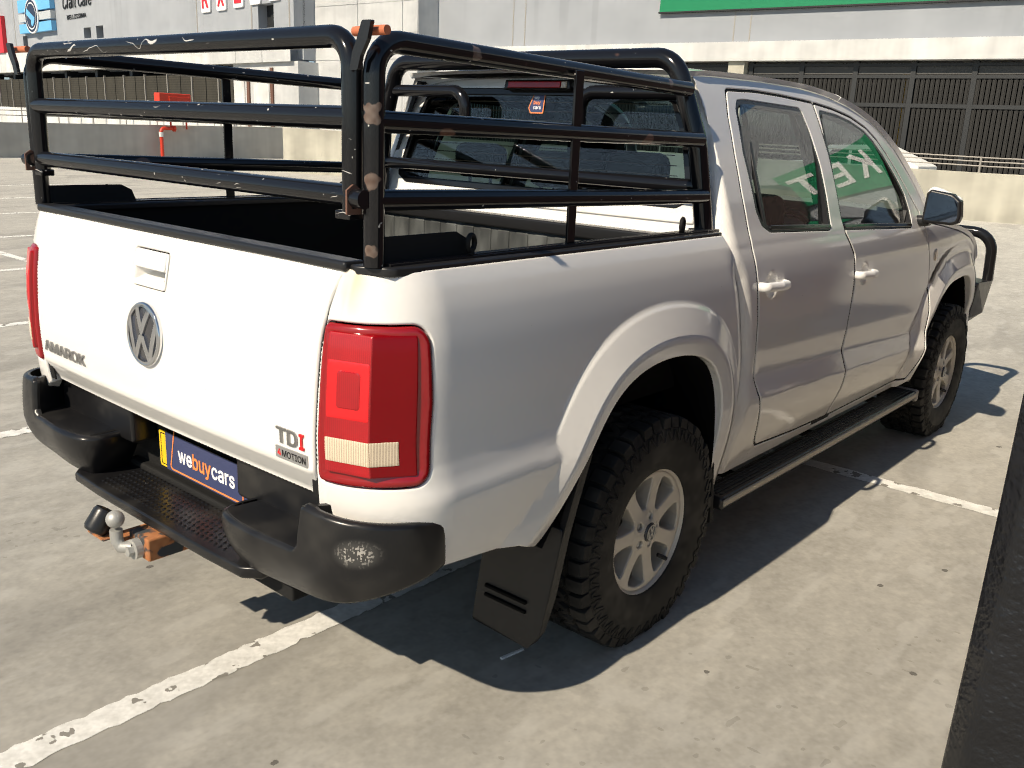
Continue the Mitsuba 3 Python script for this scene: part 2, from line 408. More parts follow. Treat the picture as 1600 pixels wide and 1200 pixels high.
def pil_bump(p, n, uv):
    return .0034 * fbm(p.y * 120, p.x * 120, p.z * 120, 3) + .004 * noise(p.y * 32, p.x * 32, p.z * 28)
scene['pillar_paint'] = two({'type': 'bumpmap', 'arbitrary': proc(pil_bump, 1e-3), 'scale': 1.0,
                             'bsdf': {'type': 'principled', 'base_color': proc(pil_col), 'roughness': .30, 'specular': .5}})
mat('maroon_paint', (.27, .14, .115), .45)
scene['lamp_tube'] = two({'type': 'principled', 'base_color': rgb(.8, .8, .78), 'roughness': .6})

# ------------------------------------------------------------------ ground and bay lines
def quad_sheet(x0, x1, y0, y1, z):
    return TM([[x0, y0, z], [x1, y0, z], [x1, y1, z], [x0, y1, z]], [[0, 1, 2], [0, 2, 3]])
obj('parking_deck', quad_sheet(-120, 160, -140, 160, 0), 'concrete_floor', kind='structure')
def bay_line(a, b, w, jag=.0035, seed=0):
    rng = np.random.default_rng(seed)
    a, b = np.array(a, float), np.array(b, float); L = np.linalg.norm(b - a); t = (b - a) / L; nn = np.array([-t[1], t[0]])
    n = max(2, int(min(L, 6) / .025)); s = np.linspace(0, L, n)
    l = w / 2 + rng.normal(0, jag, n); r = w / 2 + rng.normal(0, jag, n)
    V = np.vstack([np.column_stack([a + t * s[:, None] + nn * l[:, None], np.full(n, .002)]), np.column_stack([a + t * s[:, None] - nn * r[:, None], np.full(n, .002)])])
    i = np.arange(n - 1); return TM(V, np.vstack([np.stack([i, i + n, i + n + 1], 1), np.stack([i, i + n + 1, i + 1], 1)]))
BL = [(-.12, -3.2, 2.0), (2.43, -3.0, 1.95), (5.01, -3.0, 6.9), (7.63, -3.0, 6.9), (10.3, -3.0, 6.9), (13.2, -3., 6.9), (15.9, -3., 6.9), (19.05, -3., 6.97), (-5.4, -1.0, 6.9)]
for i, (y, x0, x1) in enumerate(BL):
    obj('parking_line', bay_line((x0, y), (x1, y - .012 * (x1 - x0) if i == 0 else y), .10, seed=i), 'line_paint', kind='structure')
obj('parking_line', bay_line((2.03, -9.0), (2.03, 2.2), .10, seed=21), 'line_paint', kind='structure')
obj('parking_line', bay_line((1.75, 7.75), (1.77, 10.2), .10, seed=22), 'line_paint', kind='structure')

# ------------------------------------------------------------------ the mall building behind: two straight wings and a tower
def secR(y): return 26.8 + .0885 * (26.6 - y)
def secL(y): return 25.6 + .0843 * (y - 50.3)
def secT(y): return 25.5 + .03 * (30 - y)
def fbox(sec, y0, y1, z0, z1, d0, d1):
    """a box on a facade: along it from y0 to y1, from depth d0 to d1 in front of it (towards -x)"""
    V = [[sec(y) - d, y, z] for y in (y0, y1) for z in (z0, z1) for d in (d0, d1)]
    return hull(V)
def fpoly(sec, poly, d0, d1):
    m = extr(poly, d1 - d0); v = np.array(m.vertices)
    return TM(np.column_stack([np.array([sec(a) for a in v[:, 0]]) - (d0 + v[:, 2]), v[:, 0], v[:, 1]]), np.array(m.faces))
B = thing('mall_building', 'long grey mall building with white concrete band over dark parking openings', 'building')
# right wing
obj('upper_wall', fbox(secR, -30, 28.3, 4.83, 13, -.4, 0), 'facade_grey', B, label='grey painted upper wall of the right wing')
for y in (23.0, 13.65, 4.2, -5.2, -14.6):
    for dy in (-.29, .29):
        obj('wall_joint', fbox(secR, y + dy - .02, y + dy + .02, 4.84, 12.9, .0, .012), 'rail_metal', B)
obj('band', fbox(secR, -30, 27.2, 4.2, 4.82, -2.0, .14), 'facade_white', B, label='white concrete band of the right wing')
obj('drain_pipe', tube([[secR(28.3) - .2, 28.34, 4.9], [secR(28.3) - .2, 28.34, 12.9]], .17), 'rail_metal', B)
g = cat([fbox(secR, -30, 28, 0, 4.25, -7.5, -7.3), fbox(secR, -30, 28, 4.25, 4.3, -7.5, -2.1), fbox(secR, -30, 28, -.2, .02, -7.4, -.4)])
obj('parking_level', g, 'garage_dark', B)
obj('column', fbox(secR, 13.45, 14.03, 0, 4.19, -.5, -.02), 'wall_concrete', B, label='pale concrete column of the parking opening')
obj('column', fbox(secR, 26.4, 27.0, 0, 4.19, -.5, -.02), 'wall_concrete', B)
def screen(y0, y1, yb, name):
    sl = []
    for y in np.arange(y0 + .06, y1 - .03, .145):
        sl += [fbox(secR, y, y + .112, .5, 3.72, -.31, -.29), fbox(secR, y + .03, y + .05, .5, 3.72, -.29, -.262)]
    obj(name, cat(sl), 'louvre_metal', B, kind='stuff')
    ysb = sorted([y0, y1] + [y for y in yb if y0 < y < y1])
    for a, b in zip(ysb[:-1], ysb[1:]):
        if b - a > .3: obj('top_panel', fbox(secR, a + .09, b - .09, 3.79, 4.03, -.31, -.29), 'louvre_top', B)
    for y in yb: obj('screen_post', fbox(secR, y - .075, y + .075, .4, 4.18, -.42, -.24), 'frame_dark', B)
    for z, h in ((.5, .1), (2.85, .12), (3.72, .10), (4.08, .09)):
        obj('screen_rail', fbox(secR, y0, y1, z - h / 2, z + h / 2, -.40, -.245), 'frame_dark', B)
YB = [11.52 - 1.77 * k for k in range(24)]
screen(-30, 13.4, [13.3] + YB, 'louvre_screen')
screen(14.05, 26.4, [24.7 - 1.77 * k for k in range(6)], 'louvre_screen')
for (y0, y1, z, d) in ((11.2, 9.75, 3.62, -2.6), (10.6, 9.7, 3.08, -5.0), (5.5, 3.6, 3.60, -2.8), (8.9, 8.5, 3.95, -1.6)):
    obj('ceiling_lamp', fbox(secR, y1, y0, z, z + .05, d - .06, d), 'lamp_tube', B)
obj('yellow_pillar', fbox(secR, 8.95, 9.2, 0, 4.2, -3.4, -3.0), 'plate_yellow', B)
# tower of bare concrete panels
obj('tower', cat([fbox(secT, 27.2, 33.9, 0, 13, -3.0, -.02)]), 'facade_concrete', B, label='pale bare concrete tower between the wings')
zs = [0, 1.6, 3.15, 4.30, 5.35, 6.6, 8.2, 10, 12.9]; ys = [27.2, 28.1, 30.9, 33.9]
rng = np.random.default_rng(5)
for i in range(len(zs) - 1):
    for j in range(3):
        e = rng.uniform(0, .012)
        obj('panel', fbox(secT, ys[j] + .015, ys[j + 1] - .015, zs[i] + .012, zs[i + 1] - .012, -.02, .012 + e), 'facade_concrete', f'{B}__tower')
# left wing
up = box(33.8, 5.6, 86, 13)
for h in (box(57.25, 6.05, 58.4, 6.68), box(55.3, 5.98, 56.4, 6.70), box(68.9, 5.7, 69.85, 6.62), box(35.5, 5.7, 36.9, 6.77)): up = up.difference(h)
obj('upper_wall', fpoly(secL, up, -.5, 0), 'facade_grey', B, label='grey painted upper wall of the left wing with shop signs')
obj('wing_return', fbox(secL, 33.8, 34.3, 4.3, 13, -3.2, -.51), 'facade_grey', B)
obj('wall_back', fbox(secL, 33.8, 86, 5.6, 13, -.62, -.52), 'garage_dark', B)
for (a, b, z0, z1) in ((57.25, 58.4, 6.05, 6.68), (55.3, 56.4, 5.98, 6.70), (68.9, 69.85, 5.7, 6.62), (35.5, 36.9, 5.7, 6.77)):
    obj('wall_opening', fbox(secL, a - .02, b + .02, z0 - .02, z1 + .02, -.515, -.50), 'frame_dark', B)
for y in (43.05, 37.5, 34.15, 71.4):
    obj('wall_joint', fbox(secL, y - .05, y + .05, 5.65, 12.9, 0, .012), 'rail_metal', B)
obj('band', fbox(secL, 35.6, 86, 4.2, 5.58, -2., .14), 'facade_white', B, label='white concrete band of the left wing')
pl0 = [33.9, 36.4, 38.9, 41.6]
for k in range(3):
    obj('panel', fbox(secL, pl0[k] + .02, pl0[k + 1] - .02, 4.18, 5.55, .14, .165), 'facade_concrete', B)
obj('base_wall', fbox(secL, 39.6, 86, 0, 1.72, -.3, .05), 'facade_white', B)
obj('end_wall', fbox(secL, 33.6, 39.55, 0, 4.2, -3.2, -.05), 'facade_concrete', B)
obj('parking_level', cat([fbox(secL, 39.5, 86, 1.5, 4.3, -4.0, -3.8), fbox(secL, 39.5, 86, 4.21, 4.3, -3.9, -2.05)]), 'garage_dark', B)
yy = [39.6 + 1.465 * k for k in range(31)]
for k in range(30):
    obj('screen_panel', fbox(secL, yy[k] + .03, yy[k + 1] - .03, 1.73, 3.72, -.12, -.06 - .01 * (k % 2)), 'screen_panel', B)
    if k % 2 == 1: obj('screen_post', fbox(secL, yy[k] - .04, yy[k] + .04, 1.73, 3.80, -.10, .03), 'rail_metal', B)
for k in range(9): obj('beam_end', fbox(secL, 42 + 5.3 * k - .2, 42 + 5.3 * k + .2, 3.72, 4.19, -1.2, -.4), 'frame_dark', B)
for k, (a, b) in enumerate(((38.45, 39.5), (36.15, 37.55))):
    obj('roller_panel', fbox(secL, a, b, .2, 3.9, -.04, -.01), 'facade_white', B)
for a in (38.05, 35.85): obj('door_post', fbox(secL, a - .12, a + .12, .2, 3.95, -.04, .03), 'primer_rust', B)
for k in range(7): obj('bollard_light', tube([[secL(64 - 4.1 * k) - .9, 64 - 4.1 * k, 0], [secL(64 - 4.1 * k) - .9, 64 - 4.1 * k, 2.35]], .07, sides=8), 'facade_white', B)

# signs on the building
S = thing('green_sign', 'long green sign board high on the grey right wing', 'sign')
obj('board', fbox(secR, -12.6, 16.74, 5.87, 8.7, .02, .16), 'sign_green', S)
obj('edge_trim', fbox(secR, -12.65, 16.79, 5.82, 5.87, .02, .17), 'ink_black', S)
def wall_text(s, sec, y0, z0, h, d, depth=.08, width=None, bold=True):
    """reads from left to right for someone who looks at the facade from the deck"""
    m = text(s, h, depth, bold, width); v = np.array(m.vertices)
    y = y0 - v[:, 0]
    return TM(np.column_stack([np.array([sec(a) for a in y]) - d - v[:, 2], y, z0 + v[:, 1]]), np.array(m.faces))
for s, y in (('K', -8.1), ('E', -9.8), ('T', -11.1)):
    obj('letter', wall_text(s, secR, y, 6.7, 1.45, .162, .05), 'ink_white', S)
S = thing('red_sign', 'red square sign with a white curl at the far left of the building', 'sign')
obj('board', fbox(secL, 73.4, 77.2, 5.6, 8.15, .02, .3), 'sign_red', S)
ring = Point(75.6, 6.95).buffer(1.15).difference(Point(75.6, 6.95).buffer(.9)).difference(box(75.6, 5.5, 77, 6.7))
bowl = Point(75.2, 6.3).buffer(.5).difference(Point(75.2, 6.3).buffer(.3))
obj('curl', fpoly(secL, ring.union(bowl), .302, .33), 'ink_white', S)
S = thing('blue_striped_sign', 'three blue and grey bars behind a round dark emblem on the left wing', 'sign')
for z0, z1, m_ in ((8.08, 8.9, 'sign_blue'), (7.45, 7.95, 'sign_grey'), (6.72, 7.32, 'sign_blue')):
    obj('bar', fbox(secL, 63.0, 69.3, z0, z1, .02, .35), m_, S)
e = affinity.scale(Point(66.4, 7.75).buffer(1.0), 1.25, 1.12)
obj('emblem', fpoly(secL, e, .36, .45), 'ink_white', S)
obj('emblem_ring', fpoly(secL, affinity.scale(e, .92, .92).difference(affinity.scale(e, .78, .78)), .452, .47), 'sign_navy', S)
obj('emblem_disc', fpoly(secL, affinity.scale(e, .70, .70), .452, .475), 'sign_navy', S)
obj('emblem_mark', fpoly(secL, affinity.rotate(box(65.7, 7.55, 67.3, 7.95), 25).union(Point(66.2, 7.3).buffer(.22)), .477, .49), 'sign_blue', S)
S = thing('cafe_sign', 'black script lettering for a cafe on the grey left wing', 'sign')
m = wall_text('Craft Cafe', secL, 61.6, 7.95, .80, .02, .04, width=4.8, bold=False)
v = np.array(m.vertices); v[:, 1] -= (v[:, 2] - 7.95) * .25
obj('lettering', TM(v, m.faces), 'ink_black', S)
obj('lettering', wall_text('BELLISSIMA', secL, 60.95, 7.28, .26, .02, .03, width=3.2, bold=False), 'ink_black', S)
for k, (y, z, ch) in enumerate(((41.9, 6.68, 'R'), (40.28, 6.68, 'X'), (38.6, 6.72, 'L'), (37.0, 6.76, ''), (35.3, 6.82, ''))):
    S = thing('letter_tile', ('white rounded tile with a red R, farthest left in the row', 'white rounded tile with a red X, second in the row', 'white rounded tile with a red L, middle of the row',
                              'white rounded tile above the dark wall recess, fourth in the row', 'white rounded tile at the right end of the row')[k], 'sign', 'white letter tiles on the left wing')
    obj('tile', fpoly(secL, box(y - .35, z + .12, y + .35, z + 1.7).buffer(.12), .02, .1), 'ink_white', S)
    if ch: obj('letter', wall_text(ch, secL, y + .32, z + .22, .9, .102, .03, width=.64), 'sign_red', S)

# low walls
W = thing('sunlit_parapet_wall', 'sunlit cream concrete wall with a metal railing in front of the dark louvres', 'wall')
def prism_wall(p, q, h0, h1, th):
    p, q = np.array(p, float), np.array(q, float); d = (q - p) / np.linalg.norm(q - p); nn = np.array([-d[1], d[0]]) * th
    if nn[0] < 0: nn = -nn
    return hull([[*(a + o), z] for a, h in ((p, h0), (q, h1)) for o in (0 * nn, nn) for z in (-.05, h)])
P0, P1 = np.array([15.6, 22.8]), np.array([20.9, 3.4]); dW = (P1 - P0) / np.linalg.norm(P1 - P0)
P2 = P1 + dW * 26
obj('wall', cat([prism_wall(P0, P1, 1.38, 1.08, .2), prism_wall(P1, P2, 1.08, 1.05, .2)]), 'wall_concrete', W)
obj('railing', cat([tube([[*(P0 + dW * 8 + [.1, 0]), z0 + .02], [*(P1 + [.1, 0]), z0 - .17], [*(P2 + [.1, 0]), z0 - .2]], .016, sides=6) for z0 in (1.40, 1.50, 1.59)]), 'rail_metal', W)
for k in range(20):
    p = P0 + dW * (8.5 + 1.9 * k)
    z = 1.38 - .3 * min(1, (8.5 + 1.9 * k) / 20.1)
    obj('rail_post', tube([[p[0] + .1, p[1], z - .05], [p[0] + .1, p[1], z + .36]], .022, sides=8), 'rail_metal', W)
W2 = thing('shaded_parapet_wall', 'shaded grey concrete wall with a thin railing below the far louvres', 'wall')
obj('wall', prism_wall([8.0, 31.33], [22.5, 31.82], 1.12, 1.31, -.2), 'wall_shade', W2)
obj('wall', prism_wall([-30, 30.0], [8.0, 31.33], .95, 1.12, -.2), 'wall_shade', W2)
obj('railing', cat([tube([[-10, 31.0, z - .15], [22.5, 32.0, z + .12]], .015, sides=6) for z in (1.36, 1.52)]), 'rail_metal', W2)
for k in range(14):
    x = 5 + 1.25 * k
    obj('rail_post', tube([[x, 31.33 + (x - 8) * .034 + .1, 1.0], [x, 31.33 + (x - 8) * .034 + .1, 1.66]], .018, sides=6), 'rail_metal', W2)
C = thing('fire_hose_cabinet', 'red twin door fire cabinet on legs above the shaded wall', 'cabinet')
obj('body', rbox(16.0, 17.3, 31.0, 31.40, 1.36, 2.40, .03), 'fire_red', C)
for x in (16.62, 17.05): obj('door', rbox(x - .24, x + .2, 30.97, 31.01, 1.46, 2.28, .01), 'fire_red', C)
for x in (16.55, 17.2): obj('leg', tube([[x, 31.25, 1.10], [x, 31.25, 1.43]], .035, sides=8), 'fire_red', C)
C = thing('red_fire_pipe', 'red water pipe with an elbow running down the shaded wall', 'pipe')
obj('pipe', tube([[16.55, 31.1, 1.12], [16.05, 31.1, 1.12], [16.05, 31.1, 0]], .065, .15, sides=10), 'fire_red', C)
obj('coupling', tube([[16.05, 31.1, .80], [16.05, 31.1, .98]], .085, sides=10), 'facade_white', C)
obj('flange', tube([[16.55, 31.1, 1.12], [16.62, 31.1, 1.12]], .12, sides=10), 'fire_red', C)
C = thing('exit_sign', 'small cream sign with a green arrow on the shaded wall', 'sign')
obj('board', bx(17.3, 18.65, 31.52, 31.56, .99, 1.24), 'exit_cream', C)
def yface(poly, x0, z0, y, d=.01):  # a flat shape facing -y
    m = extr(poly, d); v = np.array(m.vertices); return TM(np.column_stack([x0 + v[:, 0], y - v[:, 2], z0 + v[:, 1]]), np.array(m.faces))
obj('arrow', yface(box(.12, .0, .36, .03).union(Polygon([(.05, .015), (.17, .10), (.17, -.07)])), 17.3, 1.10, 31.515), 'exit_green', C)
obj('symbol', yface(Point(.62, .02).buffer(.075), 17.3, 1.10, 31.515), 'exit_green', C)
obj('symbol', yface(box(1.08, -.06, 1.16, .09), 17.3, 1.10, 31.515), 'primer_rust', C)

# a white car on the ramp behind the sunlit wall
C = thing('white_car', 'white car half hidden behind the sunlit wall and its railing', 'car')
prof = Polygon([(0, .35), (0, .8), (.35, .98), (1.1, 1.05), (1.75, 1.50), (3.0, 1.55), (3.85, 1.2), (4.2, 1.05), (4.25, .4)]).buffer(.06)
m = extr(prof, 1.6); v = np.array(m.vertices)
def carmap(m, o=(24.1, 10.2)): v = np.array(m.vertices); return TM(np.column_stack([o[0] + v[:, 2], o[1] - v[:, 0], v[:, 1]]), np.array(m.faces))
obj('body', carmap(m), 'white_plain', C)
for poly in (Polygon([(1.35, 1.1), (1.85, 1.43), (2.3, 1.45), (2.3, 1.08)]), Polygon([(2.4, 1.08), (2.4, 1.46), (2.95, 1.48), (3.55, 1.2), (3.5, 1.08)])):
    m = extr(poly, 1.66); v = np.array(m.vertices); v[:, 2] -= .03; obj('window', carmap(TM(v, m.faces)), 'gloss_black', C)
for x in (.85, 3.4):
    obj('wheel', tube([[24.05, 10.2 - x, .32], [25.75, 10.2 - x, .32]], .32, sides=20), 'tyre_rubber', C)

# the neighbour in the next bay: only the near rear corner of its black coated body is in the picture
C = thing('black_van', 'black vehicle with a rough glossy coat, only its rear corner showing at the right edge', 'van')
def van_body():
    q = Polygon([(-.905, -3.70), (-.905, -2.10), (-.87, -2.063), (4.2, -2.063), (4.55, -2.20), (4.55, -3.60), (4.2, -3.74), (-.87, -3.74)]).buffer(-.03).buffer(.03)
    ring = ring_pts(q.exterior, .03); n = len(ring); zs_ = np.linspace(.34, 2.12, 60); nz = len(zs_)
    V = np.vstack([np.column_stack([ring[:, 0], ring[:, 1] - .018 * (z - .6), np.full(n, z)]) for z in zs_])
    V[:, :2] += (meshkit.noise(V * [3, 3, 2.2])[:, None] - .5) * .012
    top = V[-n:].copy(); c = top.mean(0); top[:, :2] = c[:2] + (top[:, :2] - c[:2]) * .97; top[:, 2] += .05
    V = np.vstack([V, top, [c + [0, 0, .07]]])
    i, j = np.meshgrid(np.arange(nz), np.arange(n), indexing='ij')
    f = np.stack([i * n + j, i * n + (j + 1) % n, (i + 1) * n + (j + 1) % n, (i + 1) * n + j], -1).reshape(-1, 4)
    jj = np.arange(n)
    return TM(V, np.vstack([f[:, [0, 1, 2]], f[:, [0, 2, 3]], np.stack([nz * n + jj, nz * n + (jj + 1) % n, np.full(n, len(V) - 1)], 1)]))
obj('body', van_body(), 'pillar_paint', C, smooth=40)
def fbox_tilt():
    return hull([(x, -2.060 - .018 * (z - .6) + d, z) for x in (-.45, 4.12) for z in (.44, 2.0) for d in (-.05, .009)])
obj('side_panel', fbox_tilt(), 'maroon_paint', C)
for x in (0.0, 3.6):
    for y0, y1 in ((-2.09, -2.32), (-3.70, -3.48)): obj('wheel', tube([[x, y0, .33], [x, y1, .33]], .33, sides=28), 'tyre_rubber', C, smooth=40)

# ================================================================== the pickup truck
# x runs forward from the rear axle, y to the left, z up; the side surfaces are y = -w(x, z) and its mirror image
TR = thing('pickup_truck', 'white double cab pickup truck with black cattle rails on its load bed', 'pickup truck')
WL = PC([.2, .40, .50, .60, .68, .72, .80, 1.0, 1.10, 1.18, 1.24, 1.30], [.86, .895, .915, .935, .946, .950, .952, .952, .948, .935, .915, .880])
WG = PC([1.0, 1.24, 1.30, 1.40, 1.55, 1.70, 1.78, 1.84], [.95, .915, .893, .858, .797, .727, .686, .65])
CRB = PC([-.5, -.25, -.2, -.12, -.03, 0, .03, .10, .2, .3, 1.0], [0, 0, .003, .014, .022, .021, .010, -.010, -.002, 0, 0])
LIPR = [(.36, .40), (.352, .617), (.33, .74), (.305, .815), (.262, .878), (.195, .915), (.062, .936), (-.131, .938), (-.235, .918), (-.30, .884), (-.352, .831), (-.40, .745), (-.44, .69), (-.518, .594), (-.575, .50)]
LIPF = [(3.56, .40), (3.53, .60), (3.475, .76), (3.40, .855), (3.276, .895), (3.022, .900), (2.80, .882), (2.70, .850), (2.63, .785), (2.585, .69), (2.549, .534), (2.53, .40)]
def arch_poly(lip):
    p = np.array(lip, float); tck, u = splprep(p.T, s=.0006, k=3)
    return Polygon(np.array(splev(np.linspace(0, 1, 90), tck)).T)
ARR, ARF = arch_poly(LIPR), arch_poly(LIPF)
def FLP(d): return np.interp(d, [0, .058, .064, .148, .158, .166, .176, .182], [.034, .0450, .0440, .010, .003, -.0030, -.0025, 0])
FLINES = (.020, .040, .054, .061, .068, .085, .105, .125, .144, .153, .162, .171, .180)
def flare(x, z, poly):
    x, z = np.broadcast_arrays(np.asarray(x, float), np.asarray(z, float))
    d = shapely.distance(shapely.points(x, z), poly.exterior)
    ins = shapely.contains_xy(poly, x, z)
    return FLP(np.where(ins, 0, np.minimum(d, 2.9)))
def wlow(z): return WL(np.clip(z, .2, 1.30))
def w_bed(x, z):
    x, z = np.broadcast_arrays(np.asarray(x, float), np.asarray(z, float))
    w = wlow(z)
    k = np.clip((-.30 - x) / .25, 0, 1); k = k * k * (3 - 2 * k)
    hip = k * np.interp(z, [.45, .56, .70, .735, .750, .768, .80, .84, .90], [-.012, .006, .021, .0255, .0265, .023, .011, .003, 0])
    gx_ = np.interp(z, [.40, .55, .66, .76, .86, .96, 1.08, 1.19, 1.24, 1.29], [.53, .54, .552, .556, .545, .515, .478, .438, .418, .398])
    w = w - .022 * np.clip(1 - (gx_ - x) / .07, 0, 1) ** 2 * np.clip((1.24 - z) / .10, 0, 1)
    return w + np.maximum(hip, flare(x, z, ARR) * np.where(x < 0, .62 + .38 * np.clip((z - .50) / .25, 0, 1), 1)) + np.minimum(hip, 0)
HAND = [(.692, 1.100), (1.590, 1.062)]
def w_cab(x, z):
    x, z = np.broadcast_arrays(np.asarray(x, float), np.asarray(z, float))
    w = np.where(z > 1.24, WG(np.clip(z, 1.0, 1.84)), wlow(z))
    w = w - .10 * (np.clip(x - 2.3, 0, 9) / 1.55) ** 2 - .012 * np.clip((z - 1.24) / .4, 0, 1) * np.clip(x - 1.5, 0, 9) ** 2 / .6
    w = w + CRB(np.clip(z - (.715 - .0475 * x), -.5, 1)) * np.clip((x - .55) / .12, 0, 1)
    w = w + np.where(x > 2.2, flare(x, z, ARF), 0)
    gx_ = np.interp(z, [.40, .55, .66, .76, .86, .96, 1.08, 1.19, 1.24, 1.29], [.53, .54, .552, .556, .545, .515, .478, .438, .418, .398])
    w = w - .034 * np.clip(1 - (x - gx_) / .055, 0, 1) ** 2 * np.clip((1.24 - z) / .10, 0, 1)
    for hx, hz in HAND:
        d = ((x - hx) / .052) ** 2 + ((z - hz) / .052) ** 2
        w = w - .020 * np.clip(1 - d, 0, 1) ** 1.5
    return w
XR = PC([.45, .70, .735, .80, .83, .9, 1.0, 1.1, 1.2, 1.25, 1.30], [-1.12, -1.135, -1.140, -1.147, -1.150, -1.152, -1.148, -1.140, -1.122, -1.110, -1.094])
RB, XB, WB = .215, -.932, .95
def bed_fn(u, v, w_off=0.):
    th = np.clip((XB - u) / RB, 0, math.pi / 2); ex = np.clip((XB - RB * math.pi / 2) - u, 0, 9)
    nx, ny = np.sin(th), np.cos(th)
    px = np.where(u >= XB, u, XB - RB * nx); py = (WB - RB) + RB * ny - ex
    x = px + nx * (XR(v) - (XB - RB)); y = py + ny * (w_bed(px, v) - WB)
    return np.column_stack([x - nx * w_off, -(y + ny * w_off), v])
def ub(y): return (XB - RB * math.pi / 2) - ((WB - RB) - y)        # u of a point on the rear face
def cab_fn(off=0.):
    def f(u, v):
        return np.column_stack([u, -(w_cab(u, v) + off), v])
    return f
def pane_fn(u, v):
    """the panes stand a little steeper than the frames round them"""
    return np.column_stack([u, -(w_cab(u, v) - .028 + .032 * np.clip((v - 1.25) / .45, 0, 1.2)), v])
RC, XC, WC = .05, .47, .90
def xcab(z): return .415 + .085 * (z - 1.26) / .55
def cabc_fn(off=0.):
    def f(u, v):
        th = np.clip((XC - u) / RC, 0, math.pi / 2); nx, ny = np.sin(th), np.cos(th)
        px = np.where(u >= XC, u, XC - RC * nx); py = (WC - RC) + RC * ny
        x = px + nx * (xcab(v) - (XC - RC)); y = py * (w_cab(px, v) + off) / WC
        return np.column_stack([x, -y, v])
    return f
def both(name, mesh, mat_, parent=TR, **k):
    a = obj(name, mesh, mat_, parent, **k); b = obj(name, mir(mesh), mat_, parent, **k); return a, b

# ---- load bed sides
gap = [(.398, 1.288), (.418, 1.24), (.438, 1.19), (.478, 1.08), (.515, .96), (.545, .86), (.556, .76), (.552, .66), (.54, .55), (.53, .405)]
LAMP = Polygon([(ub(.734), .795), (ub(.744), 1.168), (-.998, 1.172), (-.990, 1.0), (-.998, .806)]).buffer(-.045).buffer(.045, quad_segs=8).union(Polygon([(ub(.734), .795), (ub(.744), 1.168), (-1.15, 1.170), (-1.15, .80)]).buffer(-.014).buffer(.014, quad_segs=5))
bed_poly = Polygon([(ub(.781), 1.288), (ub(.764), 1.258), (ub(.746), 1.20), (ub(.735), 1.12), (ub(.722), .80), (ub(.716), .72), (-1.08, .58), (-.94, .57), (-.66, .532), (-.585, .50)]
                   + [tuple(p) for p in np.array(ARR.exterior.coords)[:-1][::-1]] + gap[::-1])
bed_poly = bed_poly.buffer(0).difference(LAMP.buffer(.004)).difference(ARR)
if bed_poly.geom_type != 'Polygon': bed_poly = max(bed_poly.geoms, key=lambda g: g.area)
bed_side = patch(bed_poly, bed_fn, h=.020, r=.006, fl=.035, lines=[ARR.buffer(d, quad_segs=24).exterior for d in FLINES])
both('bed_side', bed_side, 'white_paint', smooth=True)

# ---- tailgate
def xtg(z): return np.interp(z, [.70, .728, .742, .795, .806, .82], [.036, .036, .034, .0025, -.004, 0]) * (z < .82) + XR(np.clip(z, .8, 1.3))
HOLE = rrect(.178, .098, .012, .012, 1.190)
FLAP = rrect(.160, .044, .006, .012, 1.212)
def tg_fn(u, v):
    x = xtg(v) - .012 * (1 - (u / .75) ** 2)
    return np.column_stack([x, u, v])
tgp = Polygon([(-.773, 1.283), (-.757, 1.258), (-.739, 1.20), (-.728, 1.12), (-.715, .80), (-.708, .73), (.708, .73), (.715, .80), (.728, 1.12), (.739, 1.20), (.757, 1.258), (.773, 1.283)])
TG = obj('tailgate', patch(tgp.difference(HOLE.buffer(.003)), tg_fn, h=.026, r=.006, fl=.03, sign=-1, rows=(.742, .770, .795, .806, .82)), 'white_paint', TR, smooth=True, label='white tailgate with latch, round emblem and badges')
def bowl_fn(u, v):
    P = tg_fn(u, v); d = np.clip(shapely.distance(shapely.points(u, v), HOLE.exterior) - .007, 0, 1)
    P[:, 0] += .048 * (1 - np.exp(-(d / .014) ** 2)) * np.clip((1.222 - v) / .03, 0, 1)
    return P
obj('latch_bezel', patch(HOLE, bowl_fn, h=.006, r=.0012, fl=.01, sign=-1), 'white_paint', TG, smooth=True)
def off_fn(f, o):
    def g(u, v): P = f(u, v); P[:, 0] -= o; return P
    return g
obj('latch', patch(FLAP, off_fn(tg_fn, .0035), h=.012, r=.003, fl=.03, sign=-1), 'white_paint', TG, smooth=True)
def on_tg(m, y0, z0, lift=.001):
    """local x -> right as seen from behind, y -> up, z -> rearwards, following the tailgate"""
    v = np.array(m.vertices); y = y0 - v[:, 0]; z = z0 + v[:, 1]
    x = xtg(z) - .012 * (1 - (y / .75) ** 2) - lift - v[:, 2]
    return TM(np.column_stack([x, y, z]), np.array(m.faces))
def vw(R):
    """ring, V over W, as 2D outlines"""
    ringp = Point(0, 0).buffer(R, quad_segs=24).difference(Point(0, 0).buffer(R * .87, quad_segs=24))
    s = R * .108
    V = LineString([(-.44 * R, .98 * R), (0, .13 * R), (.44 * R, .98 * R)]).buffer(s, cap_style=2, join_style=2)
    Wp = LineString([(-.86 * R, .55 * R), (-.43 * R, -.80 * R), (0, .02 * R), (.43 * R, -.80 * R), (.86 * R, .55 * R)]).buffer(s, cap_style=2, join_style=2)
    inner = Point(0, 0).buffer(R * .9, quad_segs=24)
    V = V.intersection(inner); Wp = Wp.intersection(inner).difference(box(-.35 * R, -.02 * R, .35 * R, .6 * R))
    return ringp.union(V).union(Wp)
R_ = .087
disc = lathe([(0, .006), (.05, .005), (.083, .001), (.088, -.006)], 'z', 48)
obj('emblem', on_tg(disc, .010, 1.012, .004), 'badge_dark', TG, smooth=True, label='round chrome emblem with a V over a W')
domed = extr(vw(R_), .006); domed = domed.subdivide(); v = np.array(domed.vertices); v[:, 2] += .0045 * (1 - (np.hypot(v[:, 0], v[:, 1]) / R_) ** 2); domed = TM(v, domed.faces)
obj('emblem_mark', on_tg(domed, .010, 1.012, .005), 'chrome', TG)
